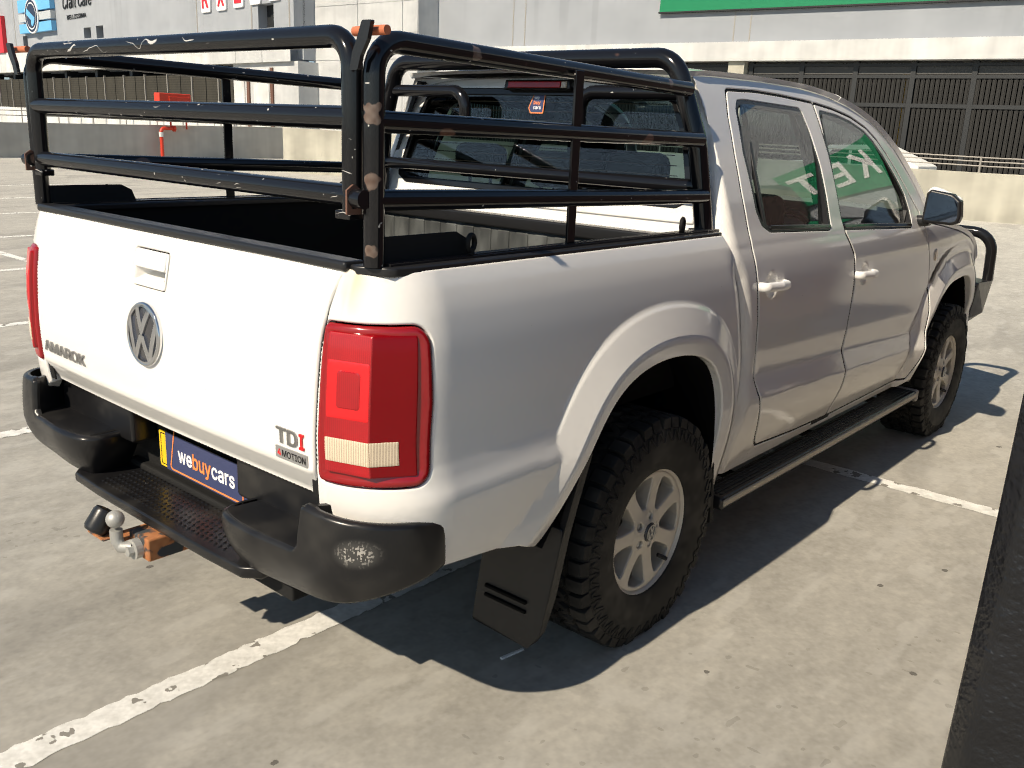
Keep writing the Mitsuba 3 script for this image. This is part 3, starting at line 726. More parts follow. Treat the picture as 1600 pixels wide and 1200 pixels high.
obj('emblem_rim', on_tg(lathe([(.088, -.004), (.090, .004), (.087, .008), (.083, .009), (.080, .006)], 'z', 56), .010, 1.012, .004), 'chrome', TG, smooth=True)
obj('lettering', on_tg(text('AMAROK', .033, .004, True, .295), .690, .843, .001), 'badge_grey', TG)
obj('lettering', on_tg(text('TD', .037, .004, True, .078), -.586, .855, .001), 'badge_grey', TG)
obj('lettering', on_tg(text('I', .037, .004, True, .016), -.672, .855, .001), 'lens_bright', TG, label='red badge letter')
obj('badge_plate', on_tg(extr(rrect(.118, .030, .003, .059, .015), .003), -.580, .814, .001), 'badge_plate', TG)
obj('lettering', on_tg(text('4', .016, .001, True, .014), -.588, .8205, .0042), 'lens_bright', TG)
obj('lettering', on_tg(text('MOTION', .016, .001, True, .088), -.606, .8205, .0042), 'ink_black', TG)
obj('top_cap', rbox(-1.105, -1.045, -.778, .778, 1.279, 1.303, .008), 'satin_black', TG, smooth=40)
obj('inner_panel', rbox(-1.085, -1.05, -.77, .77, .76, 1.28, .004), 'liner_black', TG)

# ---- bed liner and rail caps
lin = cat([bx(-1.05, .36, -.80, .80, .76, .785)] + [bx(-1.05, .36, s * .80, s * .79, .76, 1.275) for s in (-1, 1)])
rib = cat([bx(-1.02, .34, -.7 + .1 * k, -.66 + .1 * k, .785, .797) for k in range(15)])
BLN = obj('bed_liner', lin, 'liner_black', TR)
obj('ribs', rib, 'liner_black', BLN)
obj('front_wall', cat([bx(.345, .36, -.80, .80, .76, 1.225)] + [rbox(.340, .352, -.76 + .095 * k, -.70 + .095 * k, .79, 1.215, .005) for k in range(17)]), 'liner_grey', BLN, label='dusty grey ribbed front wall of the load bed')
obj('front_wall_cap', rbox(.325, .395, -.82, .82, 1.225, 1.272, .008), 'satin_black', BLN, smooth=40)
cap = slab([(-1.088, -.74), (-1.088, -.80), (-1.05, -.868), (-.98, -.884), (.398, -.884), (.398, -.775), (-1.04, -.775), (-1.05, -.74)], 1.274, 1.296, .006, .004)
a, b = both('rail_cap', cap, 'satin_black', smooth=40)
tongue = Polygon([(-1.18, 1.287), (-1.15, 1.281), (-1.125, 1.2755), (-1.105, 1.2735), (-1.085, 1.2755), (-1.06, 1.282), (-1.03, 1.288), (-1.03, 1.297), (-1.18, 1.297)]).buffer(-.003).buffer(.003)
both('corner_cap', patch(tongue, lambda u, v: bed_fn(u, v, .003), h=.006, r=.002, fl=.02), 'satin_black', smooth=True)
both('gap_strip', patch(Polygon([(ub(.69), .735), (ub(.70), 1.12), (ub(.74), 1.272), (ub(.79), 1.272), (ub(.755), 1.12), (ub(.742), .735)]), lambda u, v: bed_fn(u, v, -.0075), h=.03, r=.001, fl=.004), 'matte_black', smooth=True)
# ---- tail lamps: a dark red housing with a faceted inner block
LU = [ub(.70), ub(.750), XB - RB * .92, -.985, -.90]
def facet_fn(o):
    """flat faces that meet in an upright ridge, standing a little proud of the rounded corner"""
    cu = np.array(LU); P = bed_fn(cu, np.full(5, 1.0), .011); cx, cy = P[:, 0], -P[:, 1]
    cx[2] -= .002; cy[2] += .002
    def f(u, v):
        x = np.interp(u, cu, cx); y = np.interp(u, cu, cy)
        th = np.clip((XB - u) / RB, 0, math.pi / 2)
        return np.column_stack([x + np.sin(th) * (XR(v) - XR(1.0)) - o * np.sin(th), -(y + o * np.cos(th) + np.cos(th) * (w_bed(-.98, v) - w_bed(-.98, 1.0))), v])
    return f
def dome_lens(u, v):
    d = shapely.distance(shapely.points(u, v), LAMP.exterior)
    k = np.interp(d, [0, .004, .010, .016, .022, .030, 1], [0, .62, .80, .70, .35, .15, .1])
    return bed_fn(u, v, .0) + (bed_fn(u, v, .006) - bed_fn(u, v, 0.)) * k[:, None]
for s in (1, -1):
    f = (lambda m: m) if s == 1 else mir
    TL = obj('tail_light', f(patch(LAMP, dome_lens, h=.008, r=.004, fl=.04)), 'lens_red', TR, smooth=True, label='red tail light at the right rear corner' if s == 1 else 'red tail light at the left rear corner')
    def blk(p, o, m_, name='lens'):
        return obj(name, f(patch(p, facet_fn(o), h=.012, r=.004, fl=.035)), m_, TL, smooth=25)
    ua, um, uz = ub(.774), LU[2], -1.035
    blk(box(ua, .835, um - .002, 1.148).buffer(.005), .007, 'lens_mid')
    blk(box(um + .003, .835, uz, 1.148).buffer(.005), .006, 'lens_deep')
    blk(box(ua + .004, .965, um - .007, 1.088).buffer(.005), .0088, 'lens_bright')
    blk(rrect(.056, .088, .010, (ua + um) / 2, 1.028), .0106, 'lens_mid', 'fog_lens')
    blk(box(ua, .860, um - .002, .912).buffer(.003), .0092, 'lens_clear', 'reversing_lens')
    blk(box(um + .003, .860, uz - .035, .912).buffer(.003), .0082, 'lens_clear', 'reversing_lens')

# ---- rear bumper, step, number plate and tow bar
BP = key_for('rear_bumper', TR)
BC = [(-1.00, -.40), (-1.165, -.372)] + [(-1.185 - .022 * math.sin(t), -.392 + .020 * math.cos(t) - .02 * t / 1.57) for t in np.linspace(.3, 1.57, 5)] + [(-1.212, -.50), (-1.215, -.60), (-1.208, -.70)]
BC += [(-1.005 - .195 * math.cos(t), -.770 - .195 * math.sin(t)) for t in np.linspace(.12, 1.45, 12)] + [(-.955, -.968)]
tck_, u_ = splprep(np.array(BC).T, s=.0002, k=3); BC = np.array(splev(np.linspace(0, 1, 400), tck_)).T
dd_ = np.r_[0, np.cumsum(np.linalg.norm(np.diff(BC, axis=0), axis=1))]; BC = np.column_stack([np.interp(np.linspace(0, dd_[-1], 90), dd_, BC[:, q]) for q in (0, 1)])
BS = np.r_[0, np.cumsum(np.linalg.norm(np.diff(BC, axis=0), axis=1))]; BLn = BS[-1]
bt = np.gradient(BC, axis=0); bt /= np.linalg.norm(bt, axis=1, keepdims=True); BN = np.stack([bt[:, 1], -bt[:, 0]], 1)
if BN[len(BN) // 2, 0] > 0: BN = -BN
bxs, bys, bnx, bny = (PC(BS, q) for q in (BC[:, 0], BC[:, 1], BN[:, 0], BN[:, 1]))
def bump_fn(u, v):
    off = -.055 * np.clip((.60 - v) / .13, 0, 1.2) ** 1.8 - .012 * np.clip((v - .60) / .14, 0, 1) ** 2
    return np.column_stack([bxs(u) + bnx(u) * off, bys(u) + bny(u) * off, v])
def s_at(y): return float(BS[np.argmin(np.abs(BC[:, 1] - y) + 10 * (BC[:, 0] > -1.1))])
sA, sB = s_at(-.705), s_at(-.80)
face = Polygon([(0.0, .47), (sA, .485), (sB + .06, .515), (BLn - .12, .560), (BLn, .592), (BLn, .712), (BLn - .10, .722), (sB, .738), (sA + .022, .742), (sA + .006, .735), (sA, .640), (sA - .014, .624), (.0, .622)]).buffer(-.012).buffer(.012)
padp = [(-1.0, -.405), (-1.16, -.382)] + [(a + .008, b - .004) for a, b in BC if a < -1.175 and -.705 < b] + [(-1.195, -.712), (-1.0, -.80)]
for s in (1, -1):
    f = (lambda m: m) if s == 1 else mir
    obj('corner', f(patch(face, bump_fn, h=.016, r=.013, fl=.008)), 'bumper_plastic', BP, smooth=True, label='scuffed black bumper corner under the right tail light' if s == 1 else None)
    obj('pad', f(slab(padp, .585, .6235, .010, .002, n=4, hb=.015)), 'bumper_plastic', BP, smooth=45)
    obj('pad_wall', f(hull([(-1.196, -.716, .60), (-1.196, -.735, .60), (-1.19, -.722, .738), (-1.19, -.735, .738), (-1.05, -.79, .60), (-1.05, -.81, .60), (-1.05, -.79, .735), (-1.05, -.81, .735)])), 'bumper_plastic', BP)
    obj('riser', f(rbox(-1.085, -1.0, -.76, -.285, .60, .745, .012)), 'bumper_plastic', BP, smooth=45)
step = slab([(-1.02, -.50), (-1.16, -.505), (-1.195, -.46), (-1.202, -.30), (-1.204, 0), (-1.202, .30), (-1.195, .46), (-1.16, .505), (-1.02, .50)], .452, .488, .008, .014, n=4, hb=.03)
obj('step', step, 'bumper_plastic', BP, smooth=45)
kn = []
for i in range(7):
    for j in range(31):
        x, y = -1.165 + .021 * i, -.345 + .0225 * j + (.011 if i % 2 else 0)
        if abs(y) < .355: kn.append(hull([(x - .008, y, .487), (x + .008, y, .487), (x, y - .0055, .487), (x, y + .0055, .487), (x - .004, y, .4915), (x + .004, y, .4915)]))
obj('grip_studs', cat(kn), 'bumper_plastic', BP, kind='stuff')
obj('back_panel', cat([rbox(-1.00, -.95, -.75, .75, .45, .76, .01), rbox(-1.03, -.98, -.44, .44, .44, .505, .01)]), 'matte_black', BP)
def on_plate(m, y0, z0, lift):
    v = np.array(m.vertices); return TM(np.column_stack([-1.018 - lift - v[:, 2], y0 - v[:, 0], z0 + v[:, 1]]), np.array(m.faces))
NP = obj('number_plate', on_plate(extr(rrect(.53, .118, .008, 0, 0), .003), -.025, .590, 0), 'plate_yellow', BP, label='yellow plate covered by a navy dealer sign with white and orange lettering')
NPK = NP.rsplit('__', 1)[0]
def plate_part(name, m, y0, z0, lift, mt): return obj(name, on_plate(m, y0, z0, lift), mt, BP)
plate_part('plate_cover', extr(rrect(.445, .122, .004, 0, 0), .002), -.025, .590, .0035, 'plate_navy')
fr_ = Polygon([(-.185, -.043), (.185, -.043), (.185, .08), (-.155, .08)]).buffer(.008)
plate_part('plate_frame', extr(fr_.buffer(.005).difference(fr_), .001), -.025, .590, .0058, 'ink_orange')
xx = -.150
for wd, mt, ww in (('we', 'ink_white', .078), ('buy', 'ink_orange', .100), ('cars', 'ink_white', .120)):
    plate_part('plate_lettering', text(wd, .046, .001, True, ww), -.025 - xx, .572, .0058, mt); xx += ww + .004
plate_part('plate_edge', extr(rrect(.512, .104, .006, 0, 0).difference(rrect(.506, .098, .005, 0, 0)), .0005), -.025, .590, .0032, 'ink_black')

TB = key_for('tow_bar', TR)
obj('beam', cat([rbox(-1.235, -.80, -.065, .045, .372, .440, .006)]), 'rusty_steel', TB, smooth=40)
obj('beam', rbox(-1.10, -1.02, -.55, .55, .385, .445, .006), 'matte_black', TB)
obj('flange', tube([[-1.236, -.012, .402], [-1.256, -.012, .402]], .030, sides=20), 'galvanised', TB)
obj('bolt', tube([[-1.256, -.012, .400], [-1.272, -.012, .400]], .016, sides=6), 'galvanised', TB)
obj('neck', tube([[-1.25, -.005, .405], [-1.272, .02, .405], [-1.276, .035, .425], [-1.276, .035, .455]], [.020] * 0 or .018, .0, sides=14), 'galvanised', TB, smooth=40)
ball = trimesh.creation.icosphere(3, .0255); obj('ball', moved(ball, [-1.276, .035, .487]), 'galvanised', TB, smooth=True)
def sock(prof): return frame_map(lathe(prof, 'z', 28), [-1.285, .115, .455], [.8, .1, -.59], [0, 1, .05], np.cross([.8, .1, -.59], [0, 1, .05]))
obj('socket', sock([(0, .030), (.018, .030), (.018, .038), (.024, .042), (.032, .040), (.036, .030), (.036, -.02), (.030, -.03), (0, -.03)]), 'satin_black', TB, smooth=40)
obj('socket_pins', sock([(0, .0315), (.016, .0315)]), 'badge_plate', TB)
obj('socket_bracket', cat([rbox(-1.30, -1.24, .07, .165, .412, .417, .002), rbox(-1.26, -1.10, .04, .10, .408, .416, .002)]), 'rusty_steel', TB)

# ---- cattle rails
CG = key_for('cattle_rail', TR)
rt = .0235
def rail(name, path, R=0., r=rt, mat_='tube_black', label=None, sides=18): return obj(name, tube(path, r, R, sides=sides), mat_, CG, smooth=50, label=label)
gx = -1.075
rail('gate_frame', [[gx, .772, 1.405], [gx, .772, 1.770], [gx, -.772, 1.770], [gx, -.772, 1.405]], .065)
rail('gate_rail', [[gx, .772, 1.607], [gx, -.772, 1.607]])
rail('gate_rail', [[gx, .772, 1.444], [gx, -.772, 1.444]])
for s in (-1, 1):
    y = s * .826
    rail('side_frame', [[-1.062, y, 1.295], [-1.062, y, 1.763], [.325, s * .752, 1.744]], .07)
    rail('side_rail', [[-1.062, y, 1.600], [.345, s * .800, 1.588]])
    rail('side_rail', [[-1.062, y, 1.437], [.385, s * .812, 1.408]])
    obj('side_strut', rbox(-.376, -.341, y - .004, y + .004, 1.29, 1.752, .002), 'tube_black', CG)
    obj('base_angle', cat([bx(-1.04, .40, y - .03, y + .02, 1.2965, 1.301), bx(-1.04, .40, y + s * .02, y + s * .016, 1.2965, 1.303)]), 'satin_black', CG)
    g = Polygon([(-1.05, 1.30), (-1.05, 1.352), (-.80, 1.352), (-.765, 1.335), (-.752, 1.302)]).buffer(.004)
    m = extr(g, .006); v = np.array(m.vertices); obj('gusset', TM(np.column_stack([v[:, 0], s * .816 + v[:, 2] - .003, v[:, 1]]), m.faces), 'matte_black', CG)
    for ex, ez in ((-.775 if s < 0 else -.835, 1.322), (.205, 1.318)):
        t = trimesh.creation.torus(.019, .0065, major_sections=24, minor_sections=10); t = rotated(t, 90, [1, 0, 0]); t = rotated(t, 18, [0, 0, 1])
        obj('eye_bolt', cat([moved(t, [ex, s * .845, ez + .008]), moved(tube([[0, 0, -.026], [0, 0, -.012]], .009, sides=10), [ex, s * .845, ez + .008])]), 'matte_black', CG, smooth=40)
    obj('hinge_pin', tube([[gx - .006, s * .788, 1.776], [gx - .006, s * .888, 1.776]], .0098, sides=14), 'orange_plastic', CG, smooth=40, label='orange sleeve on the gate hinge pin')
    lv = Polygon([(-.014, .05), (.012, .05), (.016, .0), (.004, -.05), (.006, -.09), (-.016, -.09), (-.022, -.04), (-.016, 0)]).buffer(.006)
    m = extr(lv, .010); v = np.array(m.vertices)
    obj('latch_lever', TM(np.column_stack([gx - .026 - v[:, 2], s * (.846 + v[:, 0] * .75 + .25 * v[:, 1]), 1.758 + v[:, 1] * .62]), m.faces), 'satin_black', CG)
    lp = Polygon([(-.012, -.04), (.012, -.04), (.012, .03), (.0, .045), (-.012, .03)]).buffer(.003).difference(box(-.005, -.025, .005, .02))
    m = extr(lp, .006); v = np.array(m.vertices)
    obj('latch_plate', TM(np.column_stack([gx - .022 + v[:, 0] * 1.3, s * (.797 + v[:, 2]), 1.436 + v[:, 1] * .7]), m.faces), 'primer_rust', CG)
    obj('latch_lug', cat([tube([[gx - .02, s * .79, 1.440], [gx - .02, s * .835, 1.440]], .020, sides=14), rbox(gx - .022, gx + .02, s * .735, s * .785, 1.392, 1.412, .004)]), 'tube_black', CG, smooth=40)
# front hoop with two window guards
hr = .032
rail('front_hoop', [[.400, .815, 1.296], [.380, .770, 1.585], [.362, .672, 1.845], [.362, -.672, 1.845], [.380, -.770, 1.585], [.400, -.815, 1.296]], [0, .3, .10, .10, .3, 0], hr, sides=22)
rail('hoop_rail', [[.378, .772, 1.587], [.378, -.772, 1.587]], 0, .024)
rail('hoop_rail', [[.385, .795, 1.437], [.385, -.795, 1.437]], 0, .024)
for s in (-1, 1):
    rail('window_guard', [[.372, s * .735, 1.735], [.372, s * .285, 1.735], [.378, s * .285, 1.590]], .065, .024)
    obj('hoop_foot', rbox(.355, .445, s * .78, s * .86, 1.294, 1.302, .003), 'satin_black', CG)

# ---- cab sides, doors and glass
ROOFE = [(.392, 1.792), (.46, 1.796), (.60, 1.801), (1.0, 1.807), (1.32, 1.804), (1.56, 1.788), (1.80, 1.752), (2.03, 1.690), (2.23, 1.582), (2.38, 1.437), (2.50, 1.285)]
RD = Polygon([(.690, 1.764), (.672, 1.755), (.632, 1.675), (.595, 1.547), (.573, 1.421), (.567, 1.294), (.565, 1.219), (.576, 1.116), (.603, .978), (.622, .836), (.632, .772), (.656, .705), (.690, .62), (.740, .53), (.775, .475), (.80, .458),
              (1.164, .436), (1.486, .428), (1.502, .443), (1.512, .56), (1.500, .645), (1.474, .744), (1.479, .878), (1.484, 1.028), (1.467, 1.150), (1.408, 1.235), (1.398, 1.30), (1.404, 1.403), (1.416, 1.554), (1.415, 1.679), (1.411, 1.754), (1.124, 1.766), (.91, 1.770)])
FD = Polygon([(1.417, 1.753), (1.603, 1.737), (1.785, 1.711), (1.939, 1.669), (2.04, 1.616), (2.118, 1.553), (2.205, 1.467), (2.284, 1.378), (2.375, 1.285), (2.42, 1.19), (2.44, 1.14), (2.487, 1.047), (2.525, .927), (2.522, .80), (2.500, .64), (2.47, .53), (2.435, .437), (1.958, .430), (1.50, .427)]
             + [(1.508, .443), (1.518, .56), (1.506, .645), (1.480, .744), (1.485, .878), (1.490, 1.028), (1.473, 1.152), (1.414, 1.237), (1.404, 1.30), (1.410, 1.403), (1.422, 1.554), (1.421, 1.679)])
RD = RD.buffer(-.012).buffer(.0065, quad_segs=4); FD = FD.buffer(-.012).buffer(.0065, quad_segs=4)
RG = Polygon([(.722, 1.688), (.745, 1.712), (.796, 1.716), (1.258, 1.707), (1.274, 1.631), (1.284, 1.504), (1.270, 1.357), (1.260, 1.278), (.735, 1.298), (.690, 1.318), (.672, 1.36), (.680, 1.548)]).buffer(-.015).buffer(.015, quad_segs=4)
FG = Polygon([(1.462, 1.708), (1.62, 1.697), (1.767, 1.674), (1.90, 1.637), (1.985, 1.592), (2.072, 1.522), (2.15, 1.44), (2.205, 1.37), (2.225, 1.300), (2.215, 1.238), (1.405, 1.271), (1.412, 1.428), (1.440, 1.60)]).buffer(-.012).buffer(.012, quad_segs=4)
cab_poly = Polygon(ROOFE + [(2.53, 1.24), (2.56, 1.0), (2.53, .70), (2.46, .42), (2.40, .395), (.536, .395), (.55, .55), (.560, .66), (.564, .76), (.553, .86), (.523, .96), (.486, 1.08), (.446, 1.19), (.426, 1.24), (.410, 1.285), (.392, 1.29)])
cp = cab_poly.buffer(0).difference(RD.buffer(.0105)).difference(FD.buffer(.0105)).difference(Polygon([(1.3, 1.72), (1.5, 1.72), (1.55, .41), (1.35, .41)]).intersection(RD.union(FD).buffer(.03)))
cp = max(getattr(cp, 'geoms', [cp]), key=lambda g: g.area)
both('cab_side', patch(cp, cabc_fn(), h=.016, r=.003, fl=.003), 'white_paint', smooth=True)
seam = cab_poly.buffer(-.012).intersection(box(.548, 0, 3, 2)).difference(RG.buffer(.006)).difference(FG.buffer(.006))
both('door_seal', patch(seam, cab_fn(-.0045), h=.03, r=.001, fl=.002), 'matte_black', smooth=True)
def handle_pts(c, r=.058, d=.007):
    g = np.arange(-r, r, d); a, b = np.meshgrid(g, g); return np.column_stack([a.ravel() + c[0], b.ravel() + c[1]])
for s in (1, -1):
    f = (lambda m: m) if s == 1 else mir
    side = 'right' if s == 1 else 'left'
    for nm, P, G, hc in (('rear', RD, RG, HAND[0]), ('front', FD, FG, HAND[1])):
        D = obj('door', f(patch(P.difference(G.buffer(.020 if nm == 'rear' else .018)), cab_fn(), h=.018, r=.003, fl=.003, extra=handle_pts(hc))), 'white_paint', TR, smooth=True, label=f'{nm} door on the {side} side')
        obj('window_seal', f(patch(G.buffer(.019).difference(G), cab_fn(-.003), h=.03, r=.002, fl=.02)), 'satin_black', D, smooth=True)
        obj('window_glass', f(patch(G.buffer(.004), pane_fn, h=.03, r=.0005, fl=0)), 'glass', D, smooth=True)
        obj('lower_trim', f(patch(LineString([(a, b) for a, b in ([(.745, 1.296), (1.262, 1.276)] if nm == 'rear' else [(1.415, 1.270), (2.215, 1.237)])]).buffer(.008), cab_fn(.003), h=.02, r=.003, fl=.01)), 'gloss_black', D, smooth=True)
        if nm == 'rear':
            obj('division_bar', f(patch(LineString([(.786, 1.712), (.752, 1.60), (.730, 1.505), (.718, 1.40), (.714, 1.302)]).buffer(.009), cab_fn(-.004), h=.02, r=.003, fl=.01)), 'satin_black', D, smooth=True)
        hx, hz = hc; w0 = float(w_cab(hx + .16, hz))
        grip = fillet([[hx - .098, -(w0 - .004), hz + .001], [hx - .090, -(w0 + .024), hz + .001], [hx + .01, -(w0 + .032), hz - .001], [hx + .086, -(w0 + .022), hz - .004], [hx + .098, -(w0 - .004), hz - .004]], .02, 5)
        gm = tube(grip, .0125, sides=14); v = np.array(gm.vertices); v[:, 2] = (v[:, 2] - hz) * 1.35 + hz
        obj('handle', f(TM(v, gm.faces)), 'white_plain', D, smooth=50)
# sill below the doors and its inside
both('sill', patch(box(.55, .355, 2.46, .424), lambda u, v: np.column_stack([u, -(.893 - .9 * (.42 - v) - .10 * (np.clip(u - 2.3, 0, 9) / 1.55) ** 2), v]), h=.03, r=.004, fl=.01), 'white_paint', smooth=True)

# ---- roof, back panel, windscreen
zs_f = PC([a for a, b in ROOFE], [b for a, b in ROOFE])
def wtop(x): return w_cab(x, zs_f(np.clip(x, .392, 2.5)))
def roof_fn(u, t):
    x = u; w = wtop(np.clip(x, .46, 2.6)); z = zs_f(np.clip(x, .392, 2.5))
    cr = .036 * np.clip(1 - np.abs(t) ** 5, 0, 1) ** .8 + .016 * (1 - t ** 2)
    rear = np.clip((.50 - x) / .10, 0, 1); cr = cr * np.sqrt(np.clip(1 - rear ** 2, 0, 1)) - .006 * rear
    x = x + .05 * (t ** 2) * np.clip((.75 - x) / .4, 0, 1) - .14 * (1 - t ** 2) * 0 + .09 * (1 - t ** 2) * np.clip((x - 1.2) / .6, 0, 1)
    return np.column_stack([x, -t * w, z + cr])
obj('roof', patch(box(.405, -.999, 1.70, .999), roof_fn, h=.028, r=.002, fl=.02, hb=.015), 'white_paint', TR, smooth=True)
obj('windscreen', patch(box(1.712, -.95, 2.50, .95), lambda u, t: roof_fn(u, t) - np.array([0, 0, .006]), h=.05, r=.001, fl=0), 'glass_clear', TR, smooth=True)
for s in (1, -1):
    obj('windscreen_pillar', patch(box(1.70, .93 * s if s > 0 else -.999, 2.50, .999 if s > 0 else -.93), roof_fn, h=.03, r=.003, fl=.02), 'white_paint', TR, smooth=True)
ER = (WC - RC) / WC
def back_fn(o=0.):
    def f(t, z):
        w = w_cab(np.full_like(z, XC - RC), z)
        return np.column_stack([xcab(z) - .012 * (1 - (t / ER) ** 2) - o, -t * w, z])
    return f
RWIN = Polygon([(-.78, 1.372), (.78, 1.372), (.845, 1.40), (.862, 1.60), (.84, 1.715), (.78, 1.738), (-.78, 1.738), (-.84, 1.715), (-.862, 1.60), (-.845, 1.40)]).buffer(-.02).buffer(.02)
backp = box(-ER, 1.20, ER, 1.792)
BK = obj('cab_back', patch(backp.difference(RWIN.buffer(.006)), back_fn(), h=.025, r=.004, fl=.02), 'white_paint', TR, smooth=True)
obj('window_rubber', patch(RWIN.buffer(.016).difference(RWIN.buffer(-.012)), back_fn(.004), h=.03, r=.004, fl=.02), 'gloss_black', BK, smooth=True)
obj('rear_window', patch(RWIN, back_fn(-.001), h=.05, r=.0005, fl=0), 'glass_rear', BK, smooth=True, label='tinted rear window with heating wires and a dealer sticker')
obj('heating_wires', cat([patch(LineString([(-.80, z), (.80, z)]).buffer(.0016), back_fn(-.004), h=.03, r=.0003, fl=0) for z in np.arange(1.43, 1.715, .034)]), 'primer_rust', BK, kind='stuff')
obj('swage', patch(LineString([(-.85, 1.318), (.85, 1.318)]).buffer(.010), back_fn(.008), h=.02, r=.007, fl=.008), 'white_paint', BK, smooth=True)
def on_back(m, y0, z0, lift):
    v = np.array(m.vertices); y = y0 - v[:, 0]; z = z0 + v[:, 1]
    return TM(np.column_stack([xcab(z) - .012 * (1 - (y / .75) ** 2) - lift - v[:, 2], y, z]), np.array(m.faces))
st = Polygon([(-.024, -.036), (.034, -.036), (.034, .036), (-.012, .036), (-.034, -.02)]).buffer(.004)
obj('sticker', on_back(extr(st, .0006), -.005, 1.700, .001), 'plate_navy', BK)
obj('sticker_edge', on_back(extr(st.buffer(.0005).difference(st.buffer(-.0035)), .0004), -.005, 1.700, .0018), 'ink_orange', BK)
for wd, z, mt, ww in (('we', 1.716, 'ink_white', .026), ('buy', 1.698, 'ink_orange', .034), ('cars', 1.680, 'ink_white', .038)):
    obj('sticker_lettering', on_back(text(wd, .013, .0004, True, ww), .010, z - .004, .0018), mt, BK)
BLK = obj('brake_light', on_back(slab([(-.165, -.020), (.165, -.020), (.160, .018), (-.160, .018)], 0, .040, .010, .002), -.02, 1.765, 0), 'bumper_plastic', TR, smooth=45, label='high red brake light above the rear window')
obj('lens', on_back(slab([(-.138, -.013), (.120, -.013), (.120, .011), (-.138, .011)], .02, .046, .004, .001), -.02, 1.765, 0), 'lens_mid', BLK, smooth=45)
obj('clear_end', on_back(slab([(.124, -.013), (.150, -.013), (.148, .011), (.124, .011)], .02, .046, .004, .001), -.02, 1.765, 0), 'lens_clear', BLK, smooth=45)

# ---- cabin
CB = key_for('cabin', TR)
inn = cab_poly.intersection(box(.44, .40, 2.5, 1.245))
both('door_lining', patch(inn, cab_fn(-.055), h=.08, r=.002, fl=.0), 'trim_dark', CB)
obj('floor', cat([bx(.44, 2.55, -.80, .80, .42, .46), bx(.435, .45, -.78, .78, .45, 1.33), bx(2.45, 2.5, -.8, .8, .42, 1.1)]), 'trim_dark', CB)
obj('roof_lining', patch(box(.46, -.95, 1.72, .95), lambda u, t: roof_fn(u, t) - np.array([0, 0, .05]), h=.08, r=.001, fl=0), 'roof_lining', CB)
for pt_ in (box(.45, 1.24, .66, 1.78), Polygon([(1.30, 1.24), (1.40, 1.24), (1.44, 1.74), (1.29, 1.74)])):
    both('pillar_trim', patch(pt_, cab_fn(-.045), h=.05, r=.002, fl=.02), 'trim_dark', CB)
obj('dashboard', rbox(2.02, 2.50, -.78, .78, .72, 1.20, .06), 'trim_dark', CB, smooth=50)
for y, x, wd, ztop in ((-.37, 1.42, .50, 1.37), (.37, 1.42, .50, 1.37), (-.40, .66, .52, 1.345), (.40, .66, .52, 1.345), (0.0, .66, .30, 1.33)):
    St = obj('seat', cat([hull(np.vstack([np.array(rbox(x - .07, x + .07, y - wd / 2, y + wd / 2, .72, ztop, .05).vertices) + [-.0, 0, 0]])), rbox(x, x + .52, y - wd / 2, y + wd / 2, .58, .78, .06)]), 'fabric_dark', CB, smooth=50)
    hw = .135 if wd > .4 else .11
    hd = rbox(x - .105, x - .015, y - hw, y + hw, ztop + .045, ztop + (.245 if x > 1 else .19), .042)
    obj('headrest', cat([hd, tube([[x - .06, y - .06, ztop - .03], [x - .06, y - .06, ztop + .08]], .007, sides=8), tube([[x - .06, y + .06, ztop - .03], [x - .06, y + .06, ztop + .08]], .007, sides=8)]), 'fabric_dark', CB, smooth=50)
tr = trimesh.creation.torus(.185, .016, major_sections=36, minor_sections=10)
tr = rotated(tr, -62, [0, 1, 0]); obj('steering_wheel', cat([moved(tr, [1.93, -.37, 1.10]), tube([[1.93, -.37, 1.10], [2.15, -.37, 1.0]], .035, sides=10), tube([[1.93, -.54, 1.10], [1.93, -.20, 1.10]], .016, sides=8)]), 'trim_dark', CB, smooth=50)
obj('inner_mirror', rbox(2.02, 2.04, -.12, .12, 1.60, 1.66, .01), 'trim_dark', CB)

# ---- front wings, bonnet, nose
FW = Polygon([(2.40, 1.235), (2.55, 1.225), (2.80, 1.195), (3.10, 1.155), (3.35, 1.105), (3.52, 1.045), (3.62, .97), (3.665, .88), (3.66, .74), (3.60, .70)] + [tuple(p) for p in np.array(ARF.exterior.coords)[1:-1]]
             + [(2.444, .437), (2.478, .53), (2.508, .64), (2.530, .80), (2.533, .927), (2.495, 1.047), (2.449, 1.14), (2.428, 1.19)]).buffer(0).difference(ARF)
FW = max(getattr(FW, 'geoms', [FW]), key=lambda g: g.area)
both('front_wing', patch(FW, cab_fn(), h=.022, r=.006, fl=.03, lines=[ARF.buffer(d, quad_segs=24).exterior for d in FLINES]), 'white_paint', smooth=True)
ind = patch(affinity.scale(Point(2.578, 1.070).buffer(1), .022, .030), cab_fn(.007), h=.01, r=.005, fl=.02)
both('side_indicator', ind, 'lens_clear', smooth=True)
zh = PC([2.40, 2.55, 2.80, 3.10, 3.35, 3.52, 3.62, 3.70, 3.76], [1.237, 1.228, 1.198, 1.158, 1.108, 1.048, .973, .86, .70])
def hood_fn(u, t):
    w = w_cab(u, np.clip(zh(u), .9, 1.25)) - .004
    x = u + .20 * (1 - t ** 2) * np.clip((u - 2.8) / .8, 0, 1)
    return np.column_stack([x, -t * w, zh(u) + .05 * (1 - np.abs(t) ** 4) * np.clip((3.75 - u) / .5, 0, 1)])
obj('bonnet', patch(box(2.42, -1, 3.64, 1), hood_fn, h=.03, r=.003, fl=.02), 'white_paint', TR, smooth=True)
obj('grille', patch(box(3.64, -.98, 3.76, .98), hood_fn, h=.04, r=.003, fl=.02), 'satin_black', TR, smooth=True)
